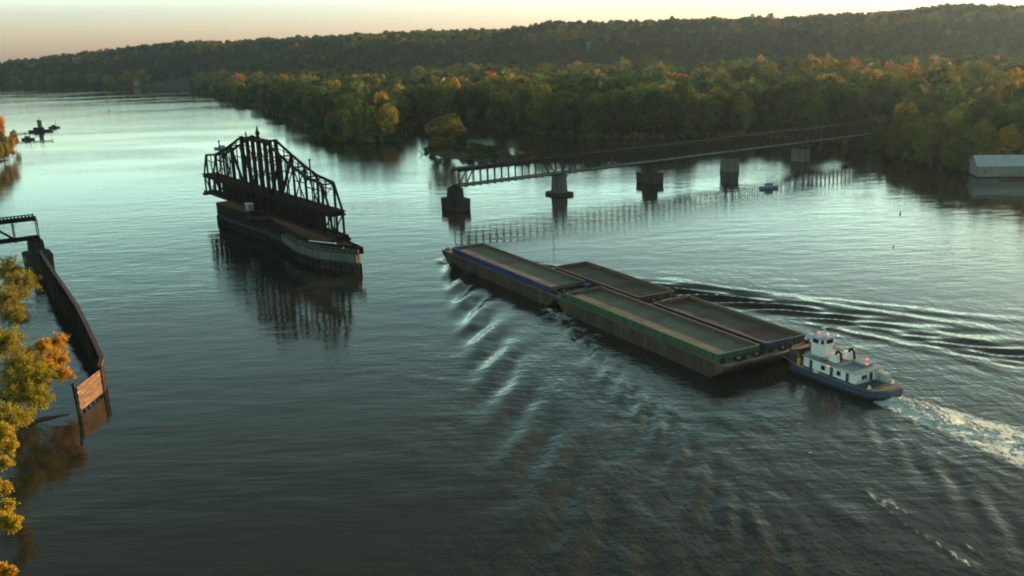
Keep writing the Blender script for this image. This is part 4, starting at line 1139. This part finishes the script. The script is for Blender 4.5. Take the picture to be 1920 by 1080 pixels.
def trunk_mb(seed, limbs=5, r0=0.022):
    r = random.Random(seed); b = MB()
    b.tube([(0,0,-.02),(0.004,0,.15),(.01,.006,.35),(.0,.01,.6)], [r0*1.3,r0,r0*.75,r0*.35], 7)
    for k in range(limbs):
        a = 2*math.pi*k/limbs+r.random(); z0 = .2+.22*r.random(); R_ = .14+.12*r.random()
        b.tube([(.005,.004,z0),(R_*.5*math.cos(a),R_*.5*math.sin(a),z0+.13),(R_*math.cos(a),R_*math.sin(a),z0+.27)], [r0*.5,r0*.35,r0*.12], 5)
    return b
CROWN, TRUNK = [], []
for k in range(7):
    V_, F_ = crown_arrays(20+k, 3000, 0.023, 6+k % 3, wide=1.0+0.12*(k % 3))
    me = np_mesh('crown', V_, F_); me.materials.append(M['leaf']); CROWN.append(me)
    o = trunk_mb(k).build('trunk', M['bark']); TRUNK.append(o.data); bpy.data.objects.remove(o)

GREENS = [((.040,.068,.025),'dark green'), ((.058,.096,.029),'green'), ((.115,.135,.036),'olive green'), ((.19,.165,.036),'yellowish olive'),
          ((.32,.19,.036),'golden'), ((.42,.16,.036),'orange')]
def place_tree(p, hgt, wid, ci, col, label, cat='tree', group=None, name='tree', rz=None):
    root = empty(name, p, random.random()*6.28 if rz is None else rz, label=label, cat=cat, group=group)
    for nm, me in (('trunk', TRUNK[ci]), ('crown', CROWN[ci])):
        o = bpy.data.objects.new(nm, me); COL.objects.link(o); o.parent = root
        o.scale = (wid*2, wid*2, hgt); o.color = (*col, 1)
    return root

# sample the floodplain wood on the far bank
def samples(x0, x1, y0, y1, step, seed):
    r = np.random.default_rng(seed)
    gx_, gy_ = np.meshgrid(np.arange(x0, x1, step), np.arange(y0, y1, step)); a, b = gx_.ravel(), gy_.ravel()
    return a+r.uniform(-.42,.42,a.size)*step, b+r.uniform(-.42,.42,b.size)*step
def in_view(x_, y_, pad=140):
    u = 960+1790*x_/y_; return (u > -pad) & (u < 1920+pad)
tx, ty = samples(-1500, 1100, 320, 2700, 12.5, 11)
k = poly_inside(tx, ty, RIGHT_POLY) & in_view(tx, ty); tx, ty = tx[k], ty[k]
d_, _, _ = poly_dist(tx, ty, RIGHT_SHORE); uu = 960+1790*tx/ty
low = (ty < np.interp(uu, TU, FOOT)+60)
# leave the approach bridge's line clear
s_br = (tx-AP_A.x)*AP_D.x+(ty-AP_A.y)*AP_D.y; o_br = np.abs(-(tx-AP_A.x)*AP_D.y+(ty-AP_A.y)*AP_D.x)
clear = ~((s_br < 232) & (o_br < 9)) & ~((s_br >= 232) & (o_br < 6))
bh = at(1832,333); clear &= ~((np.abs(tx-bh.x-13) < 20) & (np.abs(ty-bh.y) < 14))
low &= clear & (d_ > 2.5)
tx, ty, d_ = tx[low], ty[low], d_[low]
score = np.hypot(tx, ty)*(1+d_/55.0)
order = np.argsort(score); NEAR = 262
near_i, far_i = order[:NEAR], order[NEAR:]
tz_ = terrain(tx, ty)
hv = noise2(tx/45, ty/45, 71, 2)
rr_ = np.random.default_rng(5)
def tree_colour(x_, y_, w):
    c = noise2(np.array([x_/38]), np.array([y_/38]), 72, 2)[0]*1.1+w*rr_.normal()
    return 0 if c < -.25 else 1 if c < .12 else 2 if c < .42 else 3 if c < .78 else 4 if c < 1.05 else 5
for i in near_i:
    hgt = 21.5+8.5*hv[i]+rr_.normal()*3.4
    shore = d_[i] < 9
    if shore and rr_.random() < .45: hgt *= .6
    dist = math.hypot(tx[i], ty[i])
    wid = hgt*(.72+.2*rr_.random())
    ci = tree_colour(tx[i], ty[i], .33)
    where = ('at the water edge of the wooded bank' if shore else 'in the wooded bank behind the water edge')
    if ty[i] < 500: where = 'beside the boathouse and bridge end at right' if shore else 'in the wood behind the bridge end at right'
    elif ty[i] > 760: where = 'at the far point of the wooded bank' if shore else 'behind the far point of the wooded bank'
    size = 'tall' if hgt > 24 else 'low' if hgt < 16 else 'round'
    place_tree((tx[i], ty[i], tz_[i]-.2), hgt, wid/2, int(rr_.integers(0,7)), tuple(np.array(GREENS[ci][0])*rr_.uniform(.85,1.15)), f'{size} {GREENS[ci][1]} tree {where}',
               group='trees of the wooded far bank')

for i, (u, v, hh) in enumerate(((1648,296,17),(1668,306,13),(1690,312,15),(1706,318,10),(1722,322,14),(1742,326,17),(1760,329,11),(1778,331,15),(1798,334,13),(1816,330,18),(1730,312,21),(1775,318,23),(1690,298,22))):
    p = at(u, v-13, .4); place_tree((p.x+2, p.y+3, .3), hh, hh*.42, i % 7, GREENS[(2,1,2,1,3,2,0,2,1,2,3,2,1)[i]][0], ('low' if hh < 14 else 'round' if hh < 18 else 'tall')+f" {GREENS[(2,1,2,1,3,2,0,2,1,2,3,2,1)[i]][1]} tree crowding the bank left of the boathouse", group='trees of the wooded far bank')
EMERGENT = [(1488,820,114,42,3),(1522,830,108,46,4),(1556,815,107,46,3),(1592,825,110,44,4),(1838,700,116,66,3),(1806,690,126,40,4),(1716,600,131,56,4),(1686,575,150,50,3),(1442,860,121,36,3),
    (1372,880,121,38,3),(1238,840,124,54,3),(1566,640,142,58,4),(1490,700,146,40,2),(1345,760,142,52,3)]
for i, (u, yy, tv, wp, ci) in enumerate(EMERGENT):  # golden tints stand in for sunlit rims on these crowns
    d = pixray(u, tv); d = d/d.y; top = CAMH+d.z*yy; wid = wp/1750*yy
    place_tree((d.x*yy, yy, 1.0), top+1.5, wid*.62, i % 7, GREENS[ci][0], f"{'broad' if wp > 48 else 'tall'} {GREENS[ci][1]} tree standing out above the canopy behind the bank", group='trees of the wooded far bank')
# the rest of the woods: one mass
def scatter(name, P, scl, tint_, protos, label, cat):
    r = np.random.default_rng(9)
    me = bpy.data.meshes.new(name); me.vertices.add(len(P)); me.vertices.foreach_set("co", np.asarray(P, np.float32).ravel())
    a = me.attributes.new("scl", 'FLOAT_VECTOR', 'POINT'); a.data.foreach_set("vector", np.asarray(scl, np.float32).ravel())
    rot = np.zeros((len(P),3), np.float32); rot[:,2] = r.random(len(P))*6.28
    a = me.attributes.new("rot", 'FLOAT_VECTOR', 'POINT'); a.data.foreach_set("vector", rot.ravel())
    a = me.attributes.new("tint", 'FLOAT_COLOR', 'POINT'); a.data.foreach_set("color", np.concatenate([tint_, np.ones((len(P),1))], 1).astype(np.float32).ravel())
    o = bpy.data.objects.new(name, me); COL.objects.link(o)
    ng = bpy.data.node_groups.new(name, 'GeometryNodeTree')
    ng.interface.new_socket("Geometry", in_out='INPUT', socket_type='NodeSocketGeometry'); ng.interface.new_socket("Geometry", in_out='OUTPUT', socket_type='NodeSocketGeometry')
    N, L = ng.nodes, ng.links
    gi, go = N.new("NodeGroupInput"), N.new("NodeGroupOutput")
    m2p = N.new("GeometryNodeMeshToPoints"); ci_ = N.new("GeometryNodeCollectionInfo"); ci_.inputs[0].default_value = protos
    ci_.inputs[1].default_value = True; ci_.inputs[2].default_value = True
    iop = N.new("GeometryNodeInstanceOnPoints"); iop.inputs["Pick Instance"].default_value = True
    def na(nm, t):
        n = N.new("GeometryNodeInputNamedAttribute"); n.data_type = t; n.inputs[0].default_value = nm; return n.outputs[0]
    L.new(gi.outputs[0], m2p.inputs[0]); L.new(m2p.outputs[0], iop.inputs["Points"]); L.new(ci_.outputs[0], iop.inputs["Instance"])
    L.new(na("rot", 'FLOAT_VECTOR'), iop.inputs["Rotation"]); L.new(na("scl", 'FLOAT_VECTOR'), iop.inputs["Scale"])
    L.new(iop.outputs[0], go.inputs[0])
    md = o.modifiers.new(name, 'NODES'); md.node_group = ng
    return tag(o, label, cat, kind='stuff')
FORMS = bpy.data.collections.new("tree_forms")
for k in range(6):
    V_, F_ = crown_arrays(60+k, 520, 0.055, 6+k % 3, wide=1.0+0.1*(k % 3))
    me = np_mesh('far_crown', V_, F_); me.materials.append(M['leaf_far']); FORMS.objects.link(bpy.data.objects.new('far_crown', me))
P, S, T = [], [], []
C_arr = np.array([g[0] for g in GREENS])
def add_mass(x_, y_, hgt, wfac, cidx, dz=-.3):
    z = terrain(x_, y_)+dz
    P.append(np.stack([x_, y_, z], 1)); w_ = hgt*wfac
    S.append(np.stack([w_, w_, hgt], 1)); T.append(C_arr[cidx]*np.random.default_rng(len(P)).uniform(.8,1.2,(len(x_),1)))
fx, fy = tx[far_i], ty[far_i]; n_ = len(fx)
c_ = noise2(fx/38, fy/38, 72, 2)*1.1+.34*rr_.normal(size=n_)
emer = np.clip(noise2(fx/70, fy/55, 77, 2)*2.2-.75, 0, 1)*8
add_mass(fx, fy, 20+8.5*hv[far_i]+emer+rr_.normal(size=n_)*3.6, .78+.2*rr_.random(n_), np.digitize(c_, [-.25,.12,.42,.78,1.05]))
bx_, by_ = samples(-2900, 1900, 950, 3200, 12.5, 13)
k = poly_inside(bx_, by_, RIGHT_POLY) & in_view(bx_, by_, 200); bx_, by_ = bx_[k], by_[k]
k = noise2(bx_/48, by_/48, 81, 2) < .46; bx_, by_ = bx_[k], by_[k]
u_ = 960+1790*bx_/by_; t_ = (by_-np.interp(u_, TU, FOOT))/(np.interp(u_, TU, RIDGE)-np.interp(u_, TU, FOOT))
k = (t_ > 0.0) & (by_ > np.interp(u_, TU, FOOT)+55) & (t_ < 1.12)
dsh, _, _ = poly_dist(bx_, by_, RIGHT_SHORE); k &= dsh > 5
for hp in HOUSES: k &= ~((np.abs(bx_-hp.x*by_/hp.y) < 11) & (by_ < hp.y+8) & (by_ > hp.y-9))
n_ = int(k.sum()); kk_ = k; bx_, by_ = bx_[k], by_[k]
c_ = noise2(bx_/60, by_/60, 74, 3)*1.1+.20*rr_.normal(size=n_)+np.where(t_[kk_] > .62, .28, -.32)  # shade and sun put into the tints: darker lower face, warmer top band
add_mass(bx_, by_, 12.0+4.5*noise2(bx_/45, by_/45, 75, 2)+rr_.normal(size=n_)*2.6, .85+.25*rr_.random(n_), np.digitize(c_, [.1,.36,.55,.72,.95]), -1)
lx, ly = samples(-1500, -300, 560, 2300, 13, 15)
k = poly_inside(lx, ly, LEFT_POLY) & (960+1790*lx/ly > -120); dl_, _, _ = poly_dist(lx, ly, LEFT_SHORE); k &= (dl_ > 4) & (ly > 700)
lx, ly = lx[k], ly[k]; n_ = len(lx)
add_mass(lx, ly, 15+rr_.normal(size=n_)*2, .6+.1*rr_.random(n_), rr_.choice(6, n_, p=[.15,.2,.25,.2,.12,.08]))
scatter('distant_woods', np.concatenate(P), np.concatenate(S), np.concatenate(T), FORMS, 'autumn woods covering the bluff and the floodplain behind the bank', 'woods')
# brush along the water edge
bp = []
rs = np.random.default_rng(21)
for i in range(4, len(RIGHT_SHORE)-2):
    p, q = np.array(RIGHT_SHORE[i]), np.array(RIGHT_SHORE[i+1]); m_ = max(1, int(np.linalg.norm(q-p)/(2.2 if p[1] < 900 else 5)))
    for j in range(m_):
        c = p+(q-p)*(j+rs.random())/m_+rs.normal(size=2)*1.3; bp.append(c)
for j in range(150):
    c = np.array([rs.uniform(-46,11), rs.uniform(452,542)])
    if poly_inside(c[:1], c[1:], ISLET)[0]: bp.append(c)
bp = np.array(bp); k = in_view(bp[:,0], bp[:,1]); bp = bp[k]
s_br = (bp[:,0]-AP_A.x)*AP_D.x+(bp[:,1]-AP_A.y)*AP_D.y; o_br = np.abs(-(bp[:,0]-AP_A.x)*AP_D.y+(bp[:,1]-AP_A.y)*AP_D.x)
k = ~((np.abs(bp[:,0]-bh.x-13) < 18) & (np.abs(bp[:,1]-bh.y) < 11)); bp = bp[k]; n_ = len(bp)
hb = 2.2+2.4*rs.random(n_)
scatter('shore_brush', np.stack([bp[:,0], bp[:,1], np.full(n_, -.5)], 1), np.stack([hb*1.6, hb*1.6, hb*1.1], 1), C_arr[rs.choice(4, n_, p=[.4,.3,.2,.1])], FORMS,
        'low brush lining the water edge of the wooded bank and the sand bar', 'brush')

# the sand bar in front of the bridge with its spreading tree and bushes
place_tree((-33.5, 505, .4), 21.0, 13.5, 1, (.13,.115,.035), 'broad olive tree with rusty top standing alone on the low sand bar', name='spreading_tree')
for i, (u, v, hh, ww, lab) in enumerate(((868,281,7.0,5.0,'rounded green bush right beside the lone spreading tree'),(905,290,5.2,4.6,'middle bush of the sand bar'),
        (940,297,4.2,4.6,'low bush toward the bridge end of the sand bar'),(975,301,3.0,3.8,'last low bush at the tip of the sand bar, nearest the bridge'),(812,290,3.6,3.4,'small bush at the upstream foot of the lone spreading tree'))):
    place_tree(at(u, v, .2), hh, ww, i, GREENS[i % 3][0], lab, cat='bush', group='bushes on the sand bar', name='bush')
b = MB(); p = at(793,290)
b.tube([p+Vector((0,0,-.5)), p+Vector((-1.5,.4,1.6)), p+Vector((-3.2,.4,2.6))], [.3,.22,.08], 7); b.tube([p+Vector((-1.2,.3,1.2)), p+Vector((-1.8,1,3.2))], [.14,.04], 6)
tag(b.build('dead_snag', M['bark']), 'dead leaning snag in the water off the sand bar', 'snag')
b = MB(); p = at(752,266)
b.tube([p+Vector((-3,0,1.8)), p+Vector((0,0,.9)), p+Vector((3.2,-2,-.4))], [.35,.3,.12], 7); b.tube([p+Vector((0,0,.9)), p+Vector((1.8,-.5,2.4))], [.16,.04], 6)
tag(b.build('fallen_trunk', M['bark']), 'fallen trunk slanting into the water at the point of the wooded bank', 'log')
gx2 = np.linspace(-50, 15, 66); gy2 = np.linspace(448, 546, 99); XX, YY = np.meshgrid(gx2, gy2)
zz = terrain(XX.ravel(), YY.ravel()); me = np_mesh('sand_bar', np.stack([XX.ravel(), YY.ravel(), np.where(zz < -.5, -.9, zz+.02)], 1), grid_faces(66, 99), True)
me.materials.append(mat("dark_mud", (.035,.03,.022), (.06,.052,.036), .95, scale=.4)); sb = bpy.data.objects.new('sand_bar', me); COL.objects.link(sb); tag(sb, kind='structure')

# ------------------------------------------------------------------ golden trees on the near left bank
def near_tree(base, blobs, col, label, leaf=.155, dens=1.0, seed=0, name='cottonwood_tree'):
    """blobs: (centre, radius); limbs run from the trunk to every blob"""
    r = np.random.default_rng(seed); base = Vector(base)
    root = empty(name, base, 0, label=label, cat='tree', group='golden trees on the near left bank')
    top = max((Vector(c) for c, _ in blobs), key=lambda c: c.z)
    tr = MB(); fork = base.lerp(top, .45); fork.z = base.z+(top.z-base.z)*.5
    tr.tube([(0,0,-.6), (fork-base)*.5+Vector((.2,.1,0)), fork-base], [.42,.34,.26], 9)
    Vs, Ns = [], []
    for c, rad in blobs:
        c = Vector(c); e = c-base; f = fork-base
        tr.tube([f*.9, f.lerp(e, .5)+Vector((0,0,.6)), e], [.2,.13,.05], 7)
        nt_ = int(21*rad)
        tips = r.normal(size=(nt_,3)); tips /= np.linalg.norm(tips, axis=1)[:,None]; tips *= (rad*(.35+.7*r.random(nt_)**.6))[:,None]; tips[:,2] *= .85
        for t_ in tips:
            tip = e+Vector(t_)
            tr.tube([e+Vector(t_*.1), e+Vector(t_*.55)+Vector((0,0,.25)), tip], [.06,.04,.018], 4, cap=False)
            m_ = int(84*dens); f_ = r.random(m_)**.7
            q = np.array(e)+t_*(.5+.6*f_)[:,None]+r.normal(size=(m_,3))*(.09*rad**.5+.09)
            q[:,2] -= .25*f_*r.random(m_)
            Vs.append(q)
    tr.build('trunk', M['bark'], root)
    P_ = np.concatenate(Vs); n = r.normal(size=P_.shape)+np.array([0,0,.5]); n /= np.linalg.norm(n, axis=1)[:,None]
    t_ = np.cross(n, r.normal(size=P_.shape)); t_ /= np.linalg.norm(t_, axis=1)[:,None]; b_ = np.cross(n, t_); s = leaf*(.5+.7*r.random(len(P_)))[:,None]
    V_ = np.stack([P_-t_*s, P_-b_*s*.6, P_+t_*s, P_+b_*s*.6], 1).reshape(-1,3)
    me = np_mesh('crown', V_, np.arange(len(V_)).reshape(-1,4)); me.materials.append(M['leaf'])
    o = bpy.data.objects.new('crown', me); COL.objects.link(o); o.parent = root; o.color = (*col, 1)
    return root
YG, GO, OR = (.30,.25,.030), (.42,.29,.030), (.50,.27,.030)
near_tree((-122,203,1), [(at(20,505,11),4.2),(at(42,530,10),3.6),(at(14,560,9),4.2),(at(30,590,7),2.6)], (.24,.20,.028), 'olive gold tree below the bridge stub at left', seed=1)
near_tree((-94,146,1), [(at(10,640,9),3.6),(at(40,680,8.5),3.4),(at(75,705,8),2.8),(at(30,730,7),3.4),(at(70,745,6),2.2),(at(15,780,6),2.6),(at(48,778,5),1.6)], YG, 'largest yellow green tree at left, beside the end of the timber wall', seed=2)
near_tree((-92,156,1), [(at(82,650,8.5),1.9),(at(108,640,8.5),1.8),(at(104,675,8),2.2),(at(122,700,7.5),1.5),(at(85,690,8),1.7)], OR, 'orange gold tree reaching out toward the timber wall end', seed=3)
near_tree((-84,116,1), [(at(4,815,7.5),1.8),(at(16,838,7.5),1.2),(at(6,865,7),1.0)], GO, 'golden tree at the left edge above the two lowest sprays', seed=4)
near_tree((-72,98,1), [(at(4,912,7.5),1.0),(at(10,950,7.5),0.9),(at(18,978,7.2),1.15),(at(4,975,7),1.1)], GO, 'golden spray hanging in low at the left edge', seed=5)
near_tree((-64,84,1), [(at(4,1070,7),.7),(at(22,1068,7),.35)], OR, 'last small orange spray in the lower left corner', seed=6)

# bare tree and distant trees of the left bank
def bare_tree(base, hgt, label, seed):
    r = random.Random(seed); b = MB()
    def grow(p, d, L, rad, dep):
        q = p+d*L; b.tube([p, p.lerp(q,.5)+Vector((r.uniform(-.1,.1),r.uniform(-.1,.1),0))*L*.3, q], [rad,rad*.8,rad*.55], 5, cap=False)
        if dep == 0: return
        for _ in range(3 if dep > 1 else 4):
            nd = (d+Vector((r.uniform(-.8,.8),r.uniform(-.8,.8),r.uniform(-.1,.6)))).normalized(); grow(q, nd, L*r.uniform(.55,.8), rad*.55, dep-1)
    root = empty('bare_tree', base, 0, label=label, cat='tree')
    grow(Vector((0,0,-.5)), Vector((.2,0,1)).normalized(), hgt*.33, .26, 4)
    b.build('trunk', M['bark'], root)
bare_tree(at(-22,436,1.0)+Vector((0,0,0)), 17, 'leafless tree whose twigs reach in from the left edge above the bridge stub', 4)
for i, (u, v, hh, ci, lab) in enumerate(((8,300,18,3,'tall yellowish tree at the left bank behind the docks'),(24,296,13,4,'round golden tree close to the water at the left bank docks'),(-12,305,20,3,'yellow olive tree at the very left edge of the upper bank'),(30,276,12,4,'small golden tree next to the upper dock'),(2,262,18,5,'orange tree behind the upper dock'))):
    p = at(u, v, 1.0); place_tree(p, hh, hh*.33, i, GREENS[ci][0], lab, group='trees by the left bank docks')

# ------------------------------------------------------------------ evening haze over the valley
m_, nt_, out_ = new_mat("valley_haze")
v_ = nt_.nodes.new("ShaderNodeVolumePrincipled"); v_.inputs["Color"].default_value = (0.55, 0.76, 1.0, 1); v_.inputs["Density"].default_value = 0.000035
v_.inputs["Anisotropy"].default_value = 0.55
nt_.links.new(v_.outputs[0], out_.inputs["Volume"])
hz = MB().box(-3600, 3400, -350, 6900, -3.0, 150).build('haze', m_); tag(hz, kind='stuff')
